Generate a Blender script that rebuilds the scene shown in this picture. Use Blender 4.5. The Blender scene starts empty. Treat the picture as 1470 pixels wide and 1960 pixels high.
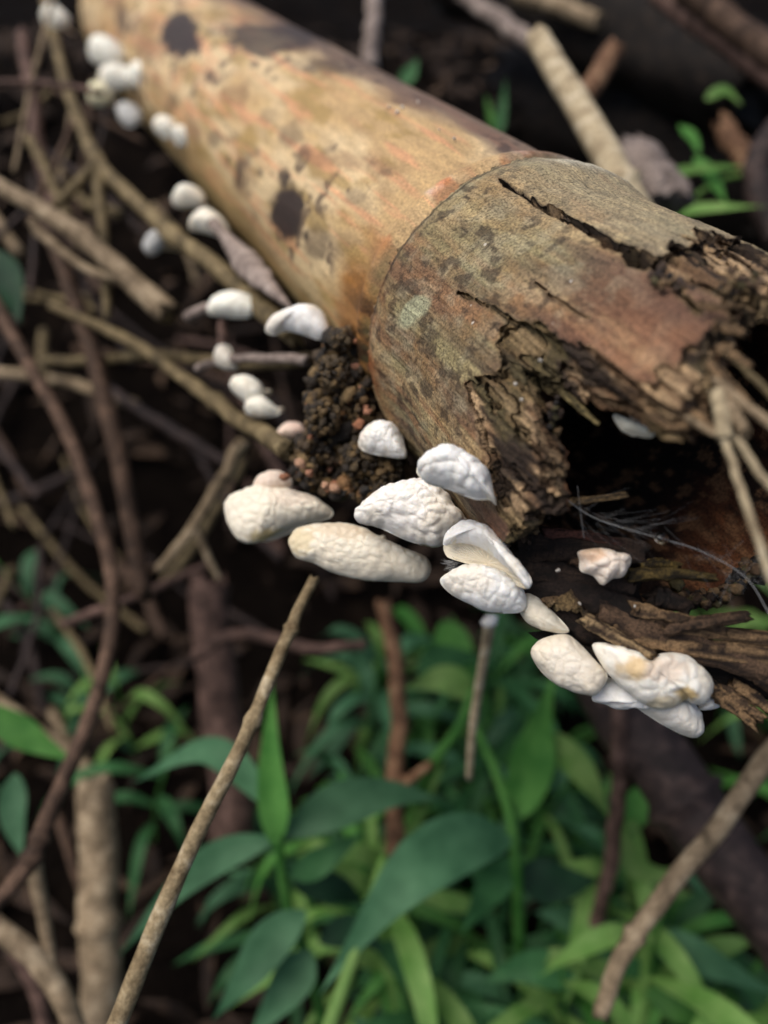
import bpy, math, random
import numpy as np
from mathutils import Vector

random.seed(7); RNG = np.random.default_rng(11)
S = 0.0195                      # metres per modelling unit (one unit = the cane's radius)
FPX, CX, CY = 1500., 735., 980. # focal length and centre of the photograph in its pixels
PITCH = math.radians(39.6)      # the camera looks this far down
CAMH = 13.0                     # camera height above the ground, in units
scene = bpy.context.scene
COL = scene.collection

# ------------------------------------------------------------------ camera, world, sun, exposure
cd = bpy.data.cameras.new('camera'); cam = bpy.data.objects.new('camera', cd); COL.objects.link(cam)
cam.location = (0, 0, CAMH * S); cam.rotation_euler = (math.pi / 2 - PITCH, 0, 0)
cd.sensor_fit = 'VERTICAL'; cd.sensor_height = 36; cd.sensor_width = 27; cd.lens = 36 * FPX / 1960
cd.clip_start = 0.002; cd.clip_end = 500
cd.dof.use_dof = True; cd.dof.focus_distance = 4.2 * S
cd.dof.aperture_fstop = cd.lens / (0.105 * S * 1000)
scene.camera = cam

SUN_DIR = Vector((-0.42, -0.10, 0.90)).normalized()     # towards the light
w = bpy.data.worlds.new('World'); scene.world = w; w.use_nodes = True
nt = w.node_tree; bg = nt.nodes['Background']
sky = nt.nodes.new('ShaderNodeTexSky'); sky.sky_type = 'NISHITA'; sky.sun_disc = False
sky.sun_elevation = math.asin(SUN_DIR.z); sky.sun_rotation = math.atan2(SUN_DIR.x, SUN_DIR.y)
sky.air_density = 1.0; sky.dust_density = 4.0; sky.ozone_density = 1.0
nt.links.new(sky.outputs[0], bg.inputs[0]); bg.inputs[1].default_value = 0.07
sl = bpy.data.lights.new('sun', 'SUN'); sl.energy = 1.5; sl.angle = math.radians(50); sl.color = (1, .95, .87)
so = bpy.data.objects.new('sun', sl); COL.objects.link(so)
so.rotation_euler = SUN_DIR.to_track_quat('Z', 'Y').to_euler()
scene.view_settings.view_transform = 'Standard'; scene.view_settings.look = 'None'
scene.view_settings.exposure = 0.8; scene.view_settings.gamma = 1
scene.render.engine = 'CYCLES'
scene.cycles.use_denoising = True
scene.cycles.max_bounces = 6

# ------------------------------------------------------------------ geometry helpers
cp, sp = math.cos(math.pi / 2 - PITCH), math.sin(math.pi / 2 - PITCH)
R3 = np.array([[1, 0, 0], [0, cp, -sp], [0, sp, cp]])     # camera axes -> world
CAM = np.array([0, 0, CAMH])
def c2w(p): return np.asarray(p, float) @ R3.T + CAM
def ray(x, y):
    x = np.asarray(x, float); y = np.asarray(y, float)
    return np.stack([(x - CX) / FPX, -(y - CY) / FPX, -np.ones_like(x)], -1) @ R3.T
def at(x, y, d): return CAM + ray(x, y) * np.asarray(d, float)[..., None]
def proj(P):
    q = (P - CAM) @ R3
    d = np.maximum(-q[..., 2], 1e-3)
    return CX + FPX * q[..., 0] / d, CY - FPX * q[..., 1] / d, d
UP = np.array([0, 0, 1.]); TOCAM = R3 @ np.array([0, 0, 1.]); RIGHT = np.array([1., 0, 0])
def unit(v):
    v = np.asarray(v, float); return v / (np.linalg.norm(v, axis=-1, keepdims=True) + 1e-12)
def lin(r, g, b):
    c = np.array([r, g, b]) / 255.
    return np.where(c <= .04045, c / 12.92, ((c + .055) / 1.055) ** 2.4)
def sm(a, b, x):
    t = np.clip((x - a) / (b - a), 0, 1); return t * t * (3 - 2 * t)
def mix(a, b, f): return a + (b - a) * f[..., None]

def _h(ix, iy, iz, s):
    n = (ix.astype(np.int64) * 374761393 + iy.astype(np.int64) * 668265263 + iz.astype(np.int64) * 2147483647 + s * 974711) & 0xffffffff
    n = ((n ^ (n >> 13)) * 1274126177) & 0xffffffff
    n = ((n ^ (n >> 16)) * 2246822519) & 0xffffffff
    return ((n ^ (n >> 15)) & 0xffffff) / float(0xffffff)
def noise(p, s=0):
    p = np.asarray(p, float); i = np.floor(p); f = p - i; f = f * f * (3 - 2 * f)
    x, y, z = i[..., 0], i[..., 1], i[..., 2]; o = 0
    for a in (0, 1):
        for b in (0, 1):
            for c in (0, 1):
                wt = (f[..., 0] if a else 1 - f[..., 0]) * (f[..., 1] if b else 1 - f[..., 1]) * (f[..., 2] if c else 1 - f[..., 2])
                o = o + wt * _h(x + a, y + b, z + c, s)
    return o
def fbm(p, s=0, o=4):
    p = np.asarray(p, float); t = 0; a = .5; n = 0
    for k in range(o):
        t = t + a * noise(p * 2 ** k, s + 31 * k); n += a; a *= .5
    return t / n
def P3(a, b, c=0.): 
    a, b, c = np.broadcast_arrays(np.asarray(a, float), b, c); return np.stack([a, b, c], -1)
def voro(x, y, s=0):
    ix, iy = np.floor(x), np.floor(y); f1 = np.full(x.shape, 9.); f2 = f1.copy()
    for a in (-1, 0, 1):
        for b in (-1, 0, 1):
            cx, cy = ix + a, iy + b; z = np.zeros_like(cx)
            d = np.hypot(cx + .1 + .8 * _h(cx, cy, z, s) - x, cy + .1 + .8 * _h(cx, cy, z + 1, s) - y)
            f2 = np.where(d < f1, f1, np.minimum(f2, d)); f1 = np.minimum(f1, d)
    return f1, f2
def inpoly(x, y, poly):
    poly = np.asarray(poly, float); r = np.zeros(x.shape, bool); n = len(poly)
    for i in range(n):
        x0, y0 = poly[i]; x1, y1 = poly[(i + 1) % n]
        if y0 == y1: continue
        r ^= ((y0 > y) != (y1 > y)) & (x < (x1 - x0) * (y - y0) / (y1 - y0) + x0)
    return r
def spline(pts, n, closed=False):
    p = np.asarray(pts, float); m = len(p)
    if closed: idx = lambda k: p[k % m]
    else:
        e = np.vstack([2 * p[0] - p[1], p, 2 * p[-1] - p[-2]]); idx = lambda k: e[k + 1]
    seg = m if closed else m - 1
    u = np.linspace(0, seg, n, endpoint=not closed); out = []
    for t in u:
        k = min(int(t), seg - 1); f = t - k
        a, b, c, d = idx(k - 1), idx(k), idx(k + 1), idx(k + 2)
        out.append(.5 * (2 * b + (c - a) * f + (2 * a - 5 * b + 4 * c - d) * f * f + (3 * b - a - 3 * c + d) * f ** 3))
    return np.array(out)

def mesh_data(name, V, F, smooth=True, attrs=None):
    V = np.asarray(V, np.float32); me = bpy.data.meshes.new(name)
    F = [np.asarray(f, np.int32) for f in (F if isinstance(F, list) else [F]) if len(f)]
    nl = sum(f.size for f in F); npoly = sum(len(f) for f in F)
    me.vertices.add(len(V)); me.vertices.foreach_set('co', (V * S).ravel())
    me.loops.add(nl); me.loops.foreach_set('vertex_index', np.concatenate([f.ravel() for f in F]))
    me.polygons.add(npoly)
    tot = np.concatenate([np.full(len(f), f.shape[1], np.int32) for f in F])
    st = np.concatenate([[0], np.cumsum(tot)[:-1]]).astype(np.int32)
    me.polygons.foreach_set('loop_start', st)
    me.polygons.foreach_set('use_smooth', np.full(npoly, smooth))
    for k, a in (attrs or {}).items():
        a = np.asarray(a, np.float32)
        if a.ndim == 1:
            me.attributes.new(k, 'FLOAT', 'POINT').data.foreach_set('value', a)
        else:
            me.attributes.new(k, 'FLOAT_VECTOR', 'POINT').data.foreach_set('vector', a.ravel())
    me.update(calc_edges=True); me.validate()
    return me
def mk(name, V, F, mat, parent=None, smooth=True, attrs=None, origin=None):
    V = np.asarray(V, float)
    if parent is not None: o0 = np.array(parent['_o'])
    elif origin is not None: o0 = np.asarray(origin, float)
    else: o0 = np.array([V[:, 0].mean(), V[:, 1].mean(), V[:, 2].min()])
    me = mesh_data(name, V - o0, F, smooth, attrs); me.materials.append(mat)
    ob = bpy.data.objects.new(name, me); COL.objects.link(ob)
    if parent is not None: ob.parent = parent if parent.type == 'EMPTY' or True else None
    else: ob.location = Vector(o0 * S)
    ob['_o'] = [float(v) for v in o0]
    return ob
def empty(name, o0):
    e = bpy.data.objects.new(name, None); COL.objects.link(e); e.empty_display_size = .01
    e.location = Vector(np.asarray(o0, float) * S); e['_o'] = [float(v) for v in o0]; return e
def tag(o, label=None, cat=None, group=None, kind=None):
    if label: o['label'] = label
    if cat: o['category'] = cat
    if group: o['group'] = group
    if kind: o['kind'] = kind
    return o
def grid_faces(a, b, wrap=False):
    i = np.arange(a - 1)[:, None]; j = np.arange(b if wrap else b - 1)[None]; k = (j + 1) % b
    return np.stack([i * b + j, i * b + k, (i + 1) * b + k, (i + 1) * b + j], -1).reshape(-1, 4)
def join(parts):
    Vs, Fs, n = [], {}, 0
    for V, F in parts:
        for f in (F if isinstance(F, list) else [F]):
            f = np.asarray(f)
            if len(f): Fs.setdefault(f.shape[1], []).append(f + n)
        Vs.append(V); n += len(V)
    return np.vstack(Vs), [np.vstack(v) for v in Fs.values()]
def frames(P):
    T = unit(np.gradient(P, axis=0)); n = np.zeros_like(P)
    a = np.cross(T[0], UP if abs(T[0][2]) < .9 else RIGHT); n[0] = unit(a)
    for k in range(1, len(P)):
        v = n[k - 1] - T[k] * (n[k - 1] @ T[k]); n[k] = unit(v)
    return T, n, np.cross(T, n)
def tube(P, r, sides=10, rough=0., seed=0, caps=True, flat=None, rag=0.):
    P = np.asarray(P, float); r = np.broadcast_to(np.asarray(r, float), (len(P),)).copy()
    T, n, b = frames(P); a = np.linspace(0, 2 * np.pi, sides, endpoint=False)
    ln = np.concatenate([[0], np.cumsum(np.linalg.norm(np.diff(P, axis=0), axis=1))])
    rr = r[:, None] * np.ones((1, sides))
    if rough:
        m = max(r.mean(), 1e-4)
        q = P3(ln[:, None] / (m * 4), np.cos(a)[None] * 1.3 + 5, np.sin(a)[None] * 1.3 + seed * 3.7)
        rr = rr * (1 + rough * 2 * (fbm(q, seed, 3) - .5))
    ca, sa = np.cos(a), np.sin(a)
    if flat is not None: sa = sa * flat
    V = P[:, None] + rr[..., None] * (ca[None, :, None] * n[:, None] + sa[None, :, None] * b[:, None])
    if rag:
        j = RNG.normal(0, rag, (2, sides))
        V[0] -= T[0] * (j[0] * r[0])[:, None]; V[-1] += T[-1] * (j[1] * r[-1])[:, None]
    F = [grid_faces(len(P), sides, True)]; V = V.reshape(-1, 3)
    if caps:
        c = len(V); V = np.vstack([V, P[0] + T[0] * r[0] * .25, P[-1] - T[-1] * r[-1] * .25])
        k = np.arange(sides); e = (len(P) - 1) * sides
        F.append(np.stack([(k + 1) % sides, k, np.full(sides, c)], -1))
        F.append(np.stack([e + k, e + (k + 1) % sides, np.full(sides, c + 1)], -1))
    return V, F

# ------------------------------------------------------------------ materials (node based)
def new_mat(name):
    m = bpy.data.materials.new(name); m.use_nodes = True
    t = m.node_tree; b = t.nodes['Principled BSDF']; return m, t, b
def nd(t, typ, **kw):
    n = t.nodes.new(typ)
    for k, v in kw.items():
        if k.startswith('i_'):
            key = k[2:]; n.inputs[int(key) if key.isdigit() else key].default_value = v
        else: setattr(n, k, v)
    return n
def coords(t, scale=(1, 1, 1), attr=None):
    mp = nd(t, 'ShaderNodeMapping')
    if attr:
        a = nd(t, 'ShaderNodeAttribute', attribute_name=attr); t.links.new(a.outputs['Vector'], mp.inputs[0])
        mp.inputs['Scale'].default_value = scale
    else:
        c = nd(t, 'ShaderNodeTexCoord'); t.links.new(c.outputs['Object'], mp.inputs[0])
        mp.inputs['Scale'].default_value = tuple(s / S for s in scale)
    return mp
def ntex(t, mp, scale, detail=4, rough=.6, dist=0.):
    n = nd(t, 'ShaderNodeTexNoise'); n.inputs['Scale'].default_value = scale; n.inputs['Detail'].default_value = detail
    n.inputs['Roughness'].default_value = rough; n.inputs['Distortion'].default_value = dist
    t.links.new(mp.outputs[0], n.inputs['Vector']); return n
def ramp(t, fac, stops):
    r = nd(t, 'ShaderNodeValToRGB'); e = r.color_ramp.elements
    while len(e) < len(stops): e.new(.5)
    for k, (p, c) in enumerate(stops):
        e[k].position = p; e[k].color = (*c, 1) if len(c) == 3 else c
    t.links.new(fac, r.inputs[0]); return r
def mixc(t, a, b, fac, mode='MIX'):
    m = nd(t, 'ShaderNodeMix', data_type='RGBA', blend_type=mode)
    if hasattr(fac, 'links'): t.links.new(fac, m.inputs[0])
    else: m.inputs[0].default_value = fac
    for s, v in ((6, a), (7, b)):
        if hasattr(v, 'links'): t.links.new(v, m.inputs[s])
        else: m.inputs[s].default_value = (*v, 1)
    return m.outputs[2]
def bump(t, b, h, dist, strength=1., prev=None):
    n = nd(t, 'ShaderNodeBump'); n.inputs['Distance'].default_value = dist * S; n.inputs['Strength'].default_value = strength
    t.links.new(h, n.inputs['Height'])
    if prev is not None: t.links.new(prev.outputs[0], n.inputs['Normal'])
    t.links.new(n.outputs[0], b.inputs['Normal']); return n

def attr_wood(name, rough=.62, spec=.35, grain=1.0, gscale=(3, 26, 26), bumpd=.02, speck=.35):
    """pigment from the 'col' attribute, grain along the cane from the 'fib' attribute"""
    m, t, b = new_mat(name)
    c = nd(t, 'ShaderNodeAttribute', attribute_name='col')
    g = ntex(t, coords(t, gscale, 'fib'), 1.0, 6, .65)
    f = ntex(t, coords(t, (40, 55, 55), 'fib'), 1.0, 5, .7)
    r1 = ramp(t, g.outputs[0], [(.28, (.50, .47, .45)), (.5, (.98, .98, .98)), (.72, (1.4, 1.36, 1.3))])
    r2 = ramp(t, f.outputs[0], [(.30, (.45, .42, .40)), (.45, (.95, .95, .95)), (.7, (1.25, 1.25, 1.22))])
    k = mixc(t, c.outputs['Color'], r1.outputs[0], .75 * grain, 'MULTIPLY')
    k = mixc(t, k, r2.outputs[0], .8 * grain, 'MULTIPLY')
    z = ntex(t, coords(t), 75, 3, .6); r3 = ramp(t, z.outputs[0], [(.34, (.42, .40, .38)), (.48, (.96, .96, .96)), (.66, (1.45, 1.43, 1.38))])
    k = mixc(t, k, r3.outputs[0], min(1, .9 * grain), 'MULTIPLY')
    sn = ntex(t, coords(t, (16, 20, 20), 'fib'), 1.0, 3, .6)
    sr = ramp(t, sn.outputs[0], [(.66, (0, 0, 0)), (.72, (1, 1, 1))])
    k = mixc(t, k, tuple(lin(38, 30, 26)), mixc(t, (0, 0, 0), sr.outputs[0], speck))
    t.links.new(k, b.inputs['Base Color'])
    b.inputs['Roughness'].default_value = rough; b.inputs['Specular IOR Level'].default_value = spec
    p = bump(t, b, g.outputs[0], bumpd, .8); bump(t, b, f.outputs[0], bumpd * .5, .8, p)
    return m
M_BACK = attr_wood('cane_skin', .6, .3, .7, (2.2, 14, 14), .012, .18)
M_FRONT = attr_wood('weathered_cane', .7, .3, 1., (3, 30, 30), .03, .45)

def twig_mat(name, c1, c2, c3, rough=.7, sc=1.):
    m, t, b = new_mat(name); mp = coords(t)
    a = ntex(t, mp, 5 * sc, 5, .65, .3); f = ntex(t, mp, 30 * sc, 4, .7)
    r = ramp(t, a.outputs[0], [(.3, lin(*c1)), (.52, lin(*c2)), (.72, lin(*c3))])
    r2 = ramp(t, f.outputs[0], [(.3, (.5, .48, .46)), (.5, (1, 1, 1)), (.75, (1.3, 1.28, 1.25))])
    k = mixc(t, r.outputs[0], r2.outputs[0], .8, 'MULTIPLY')
    oi = nd(t, 'ShaderNodeObjectInfo'); hv = nd(t, 'ShaderNodeHueSaturation')
    mr = nd(t, 'ShaderNodeMapRange'); mr.inputs[3].default_value = .82; mr.inputs[4].default_value = 1.15
    t.links.new(oi.outputs['Random'], mr.inputs[0]); t.links.new(mr.outputs[0], hv.inputs['Value']); t.links.new(k, hv.inputs['Color'])
    t.links.new(hv.outputs[0], b.inputs['Base Color']); b.inputs['Roughness'].default_value = rough; b.inputs['Specular IOR Level'].default_value = .2
    bump(t, b, f.outputs[0], .02, .7); return m
TW = {
 'tan':   twig_mat('tan_twig', (82, 70, 54), (138, 120, 96), (184, 166, 138)),
 'olive': twig_mat('olive_twig', (62, 54, 38), (108, 94, 68), (150, 134, 100)),
 'brown': twig_mat('brown_twig', (42, 32, 26), (80, 62, 50), (118, 94, 78)),
 'grey':  twig_mat('grey_twig', (84, 74, 68), (138, 124, 116), (182, 168, 158)),
 'pale':  twig_mat('pale_twig', (120, 104, 82), (176, 160, 130), (208, 196, 172)),
 'mauve': twig_mat('mauve_twig', (48, 36, 32), (88, 68, 60), (128, 102, 92)),
 'dark':  twig_mat('dark_branch', (26, 20, 19), (50, 40, 38), (84, 68, 62), .55),
 'black': twig_mat('rotten_log', (12, 10, 9), (26, 21, 18), (52, 42, 34), .8),
 'straw': twig_mat('straw_twig', (88, 70, 46), (158, 140, 108), (206, 192, 164)),
 'rust':  twig_mat('rust_twig', (66, 46, 34), (112, 82, 60), (152, 122, 94)),
}
def leaf_mat(name, c1, c2, rough=.6, trans=.25):
    m, t, b = new_mat(name); mp = coords(t)
    a = ntex(t, mp, 3, 3, .5)
    r = ramp(t, a.outputs[0], [(.32, lin(*c1)), (.68, lin(*c2))])
    v = nd(t, 'ShaderNodeAttribute', attribute_name='vein'); wv = nd(t, 'ShaderNodeMath', operation='SINE'); ml = nd(t, 'ShaderNodeMath', operation='MULTIPLY'); ml.inputs[1].default_value = 60
    t.links.new(v.outputs['Fac'], ml.inputs[0]); t.links.new(ml.outputs[0], wv.inputs[0])
    rv = ramp(t, wv.outputs[0], [(0., (.86, .88, .86)), (1., (1.08, 1.08, 1.05))])
    k = mixc(t, r.outputs[0], rv.outputs[0], .7, 'MULTIPLY')
    oi = nd(t, 'ShaderNodeObjectInfo'); hv = nd(t, 'ShaderNodeHueSaturation')
    mr = nd(t, 'ShaderNodeMapRange'); mr.inputs[3].default_value = .7; mr.inputs[4].default_value = 1.25
    t.links.new(oi.outputs['Random'], mr.inputs[0]); t.links.new(mr.outputs[0], hv.inputs['Value']); t.links.new(k, hv.inputs['Color'])
    t.links.new(hv.outputs[0], b.inputs['Base Color']); b.inputs['Roughness'].default_value = rough; b.inputs['Specular IOR Level'].default_value = .22
    out = t.nodes['Material Output']; tr = nd(t, 'ShaderNodeBsdfTranslucent'); ms = nd(t, 'ShaderNodeMixShader'); ms.inputs[0].default_value = trans
    t.links.new(hv.outputs[0], tr.inputs[0]); t.links.new(b.outputs[0], ms.inputs[1]); t.links.new(tr.outputs[0], ms.inputs[2]); t.links.new(ms.outputs[0], out.inputs[0])
    return m
LF = {
 'deep':   leaf_mat('deep_green_leaf', (42, 84, 48), (62, 108, 64)),
 'blue':   leaf_mat('blue_green_leaf', (54, 94, 64), (78, 120, 86)),
 'bright': leaf_mat('bright_green_leaf', (58, 112, 46), (88, 140, 66), .6, .35),
 'lime':   leaf_mat('yellow_green_leaf', (98, 144, 66), (136, 170, 96), .6, .35),
 'dull':   leaf_mat('dull_green_leaf', (30, 60, 42), (44, 80, 54)),
}
M_LITTER = twig_mat('dead_leaf', (22, 16, 13), (48, 36, 28), (96, 76, 58), .8, .5)

def mushroom_mat():
    m, t, b = new_mat('mushroom_flesh')
    c = nd(t, 'ShaderNodeAttribute', attribute_name='col')
    n = ntex(t, coords(t), 26, 4, .6); r = ramp(t, n.outputs[0], [(.3, (.93, .92, .90)), (.6, (1.02, 1.02, 1.02))])
    k = mixc(t, c.outputs['Color'], r.outputs[0], .8, 'MULTIPLY')
    t.links.new(k, b.inputs['Base Color']); b.inputs['Roughness'].default_value = .55
    b.inputs['Specular IOR Level'].default_value = .3
    b.inputs['Subsurface Weight'].default_value = .35; b.inputs['Subsurface Scale'].default_value = .03 * S
    b.inputs['Subsurface Radius'].default_value = (1, .8, .6)
    n2 = ntex(t, coords(t), 60, 4, .6); bump(t, b, n2.outputs[0], .006, .6); return m
M_MUSH = mushroom_mat()

def soil_mat():
    m, t, b = new_mat('forest_soil'); mp = coords(t)
    a = ntex(t, mp, .9, 8, .7); f = ntex(t, mp, 6, 6, .7)
    r = ramp(t, a.outputs[0], [(.3, lin(12, 9, 8)), (.55, lin(24, 19, 16)), (.75, lin(44, 35, 28))])
    r2 = ramp(t, f.outputs[0], [(.3, (.35, .33, .3)), (.6, (1, 1, 1)), (.8, (1.5, 1.45, 1.4))])
    t.links.new(mixc(t, r.outputs[0], r2.outputs[0], .9, 'MULTIPLY'), b.inputs['Base Color'])
    b.inputs['Roughness'].default_value = 1.; b.inputs['Specular IOR Level'].default_value = .03; bump(t, b, f.outputs[0], .3, .9); return m
M_SOIL = soil_mat()
def crumb_mat():
    m, t, b = new_mat('soil_crumb'); c = nd(t, 'ShaderNodeAttribute', attribute_name='col')
    f = ntex(t, coords(t), 45, 5, .7); r2 = ramp(t, f.outputs[0], [(.32, (.4, .38, .35)), (.55, (1, 1, 1)), (.75, (1.5, 1.45, 1.4))])
    t.links.new(mixc(t, c.outputs['Color'], r2.outputs[0], .9, 'MULTIPLY'), b.inputs['Base Color'])
    b.inputs['Roughness'].default_value = .5; bump(t, b, f.outputs[0], .03, .8); return m
M_CRUMB = crumb_mat()
m, t, b = new_mat('spider_silk'); b.inputs['Base Color'].default_value = (.62, .62, .62, 1); b.inputs['Roughness'].default_value = .35; b.inputs['Alpha'].default_value = .16; M_SILK = m; M_THREAD = m.copy(); M_THREAD.name = 'silk_thread'; M_THREAD.node_tree.nodes['Principled BSDF'].inputs['Alpha'].default_value = .75
m, t, b = new_mat('water'); b.inputs['Transmission Weight'].default_value = 1; b.inputs['IOR'].default_value = 1.33; b.inputs['Roughness'].default_value = 0; M_WATER = m

# ------------------------------------------------------------------ ground
u = np.sinh(np.linspace(-1, 1, 261) * 6.2) / np.sinh(6.2) * 5000
X, Y = np.meshgrid(u, u + 12, indexing='ij')
def ground_z(x, y):
    r = 1 - sm(60, 300, np.hypot(x, y - 12))
    z = (fbm(P3(x * .12, y * .12), 3, 4) - .5) * 2.2 * r + (fbm(P3(x * .8, y * .8), 5, 3) - .5) * .5 * r - .15
    return z + 8.2 * sm(8, 25, y + .12 * x) * r      # the bank behind the cane, where the logs lie
Z = ground_z(X, Y)
tag(mk('ground', np.stack([X, Y, Z], -1).reshape(-1, 3), grid_faces(261, 261), M_SOIL, origin=(0, 0, 0)), kind='structure')
# ------------------------------------------------------------------ the bamboo cane
D_C = unit(np.array([-74 - CX, -(-263 - CY), -FPX]))
def cray(x, y): return np.array([x - CX, -(y - CY), -FPX]) / FPX
_a, _b = cray(1060, 300), cray(715, 750)
_pa, _pb = unit(_a - D_C * (_a @ D_C)), unit(_b - D_C * (_b @ D_C))
_th = math.acos(_pa @ _pb); _m = unit(_pa + _pb)
AX0 = c2w(_m / math.sin(_th / 2)); AXD = R3 @ D_C; E1 = R3 @ (-_m); E2 = np.cross(AXD, E1)
def cyl(t, ph, r=1.):
    t, ph, r = np.broadcast_arrays(np.asarray(t, float), ph, r)
    return AX0 + t[..., None] * AXD + r[..., None] * (np.cos(ph)[..., None] * E1 + np.sin(ph)[..., None] * E2)
def hit(x, y, r=1., far=False):
    """(t, phi) where the photograph's ray meets the cane's wall"""
    v = ray(np.asarray(x, float), np.asarray(y, float)); o = CAM - AX0
    vp = v - (v @ AXD)[..., None] * AXD; op = o - (o @ AXD) * AXD
    A = (vp * vp).sum(-1); B = (vp @ op); C = op @ op - r * r
    q = np.sqrt(np.maximum(B * B - A * C, 0)); k = (-B + (q if far else -q)) / A
    p = o + v * k[..., None]; tt = p @ AXD
    return tt, np.arctan2(p @ E2, p @ E1)
def wall(x, y, r=1., far=False):
    tt, ph = hit(x, y, r, far); return cyl(tt, ph, r)
NODE_T = 4.12
cane = empty('bamboo_cane', AX0 + AXD * NODE_T - UP)
tag(cane, 'thick rotting bamboo cane with dark spots, its broken end torn open', 'bamboo cane')

# --- the sound internode beyond the node
ts = np.concatenate([np.linspace(NODE_T - .06, 6.5, 200), np.linspace(6.53, 19, 190)])
ph = np.linspace(-np.pi, np.pi, 420, endpoint=False)
T, PH = np.meshgrid(ts, ph, indexing='ij')
rad = .985 + .017 * np.clip(T - NODE_T, 0, 9)
rad = rad + .05 * np.exp(-((T - NODE_T - .16) / .10) ** 2) - .02 * np.exp(-((T - NODE_T - .42) / .16) ** 2)
rad = rad + .02 * (fbm(P3(T * .7, np.cos(PH) * 1.2, np.sin(PH) * 1.2), 9, 3) - .5) + .006 * (fbm(P3(T * 3, np.cos(PH) * 9, np.sin(PH) * 9), 10, 3) - .5)
V = cyl(T, PH, rad) - E2 * (.012 * np.clip(T - NODE_T, 0, 9))[..., None]
xx, yy, dd = proj(V)
n1 = fbm(P3(T * .9, np.cos(PH) * 2.2, np.sin(PH) * 2.2), 21, 4); n2 = fbm(P3(T * 2.2, np.cos(PH) * 7, np.sin(PH) * 7), 22, 4)
n3 = fbm(P3(T * 1.2, np.cos(PH) * 16, np.sin(PH) * 16), 23, 4); n4 = fbm(P3(T * 7, np.cos(PH) * 9, np.sin(PH) * 9), 24, 4)
c = mix(lin(182, 152, 108), lin(210, 186, 146), sm(.35, .62, n1)); c = mix(c, lin(150, 124, 72), .75 * sm(.5, .68, n2))
c = mix(c, lin(206, 150, 112), .7 * sm(.55, .68, n3)); c = mix(c, lin(128, 94, 66), .55 * sm(.52, .70, fbm(P3(T * 1.0, np.cos(PH) * 4, np.sin(PH) * 4), 25, 4)))
low = sm(-.35, -1.25, PH) ; c = mix(c, lin(138, 118, 72), .8 * low)               # greenish lower flank
top = sm(.62, .98, PH + .5 * (n2 - .5) + .35 * (n1 - .5)); c = mix(c, lin(104, 82, 72), .85 * top)   # weathered, rained-on upper flank
c = mix(c, lin(70, 54, 48), .8 * sm(.60, .66, n4) * sm(.45, .6, n1))
def spots(c, lst, colr):
    for (x, y, rx, ry, st) in lst:
        d = np.hypot((xx - x) / rx, (yy - y) / ry) + .9 * (n4 - .5) + 1.0 * (n2 - .5)
        front = ((V - CAM) * (np.cos(PH)[..., None] * E1 + np.sin(PH)[..., None] * E2)).sum(-1) < 0
        c = mix(c, colr, st * (1 - sm(.55 if st < .7 else .8, 1.12, d)) * front)
    return c
c = spots(c, [(350, 66, 36, 42, .97), (552, 408, 36, 66, .97), (520, 75, 95, 30, .85), (625, 128, 80, 22, .4), (555, 255, 30, 26, .4), (512, 222, 24, 18, .3), (410, 145, 20, 16, .25),
               (330, 200, 15, 26, .45), (410, 265, 16, 18, .5), (450, 260, 16, 16, .3), (680, 375, 26, 18, .4), (610, 455, 26, 42, .5), (233, 35, 12, 40, .6), (640, 470, 60, 30, .3), (420, 60, 40, 14, .35), (740, 330, 20, 10, .4)], lin(44, 33, 33))
nearnode = 1 - sm(.10, .75, T - NODE_T)
c = mix(c, lin(150, 98, 44), .8 * sm(.25, .75, (1 - sm(.35, 1.0, T - NODE_T)) * sm(-.05, -.6, PH) * (.4 + 1.1 * n2)))
c = mix(c, lin(48, 32, 20), .95 * sm(.42, .60, fbm(P3(T * 2.4, np.cos(PH) * 11, np.sin(PH) * 11), 27, 4)) * nearnode * sm(-.2, -.6, PH))
c = mix(c, lin(206, 122, 78), .75 * nearnode * sm(.46, .58, n2) * sm(-.35, .1, PH) * sm(1.1, .7, PH))
c = mix(c, lin(228, 208, 196), .9 * np.exp(-((T - NODE_T - .22) / .10) ** 2) * sm(.44, .62, n4) * sm(.40, .60, n2) * sm(-.2, .25, PH))
c = mix(c, lin(90, 90, 60), .6 * np.exp(-((T - NODE_T - .08) / .06) ** 2) * sm(.4, .6, n2))
mk('internode', V.reshape(-1, 3), grid_faces(len(ts), len(ph), True), M_BACK, cane, attrs={'col': c.reshape(-1, 3), 'fib': P3(T, PH, rad).reshape(-1, 3)})

# --- the broken internode: a lattice of little wall cells, eaten away where the wood is gone
te = np.linspace(.25, NODE_T + .02, 440)
pe = np.concatenate([np.arange(-2.15, 1.75, .0092), np.linspace(1.75, 2 * np.pi - 2.15, 95)[:-1]]); NP_ = len(pe)
NR = 8; WALL = .17; re = np.linspace(1 - WALL, 1, NR + 1)
pw = np.append(pe[1:], pe[0] + 2 * np.pi)
tc, pc, rc = (te[1:] + te[:-1]) / 2, (pe + pw) / 2, (re[1:] + re[:-1]) / 2
Tc, Pc, Rc = np.meshgrid(tc, pc, rc, indexing='ij')
q = P3(Tc * 1.5, Pc * 22, Rc * 14); na = noise(q, 41) - .5; nb = noise(q * np.array([1, 2.7, 2.]), 42) - .5; nc = fbm(P3(Tc * 6, Pc * 6, Rc * 6), 43, 3) - .5
ts_ = Tc + .14 * na + .07 * nb + .10 * nc; ps_ = Pc + .05 * nc + .03 * nb
Q = cyl(ts_, ps_, 1.); hx, hy, _ = proj(Q)
Nn = np.cos(Pc)[..., None] * E1 + np.sin(Pc)[..., None] * E2
nearside = ((Q - CAM) * Nn).sum(-1) < 0
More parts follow.
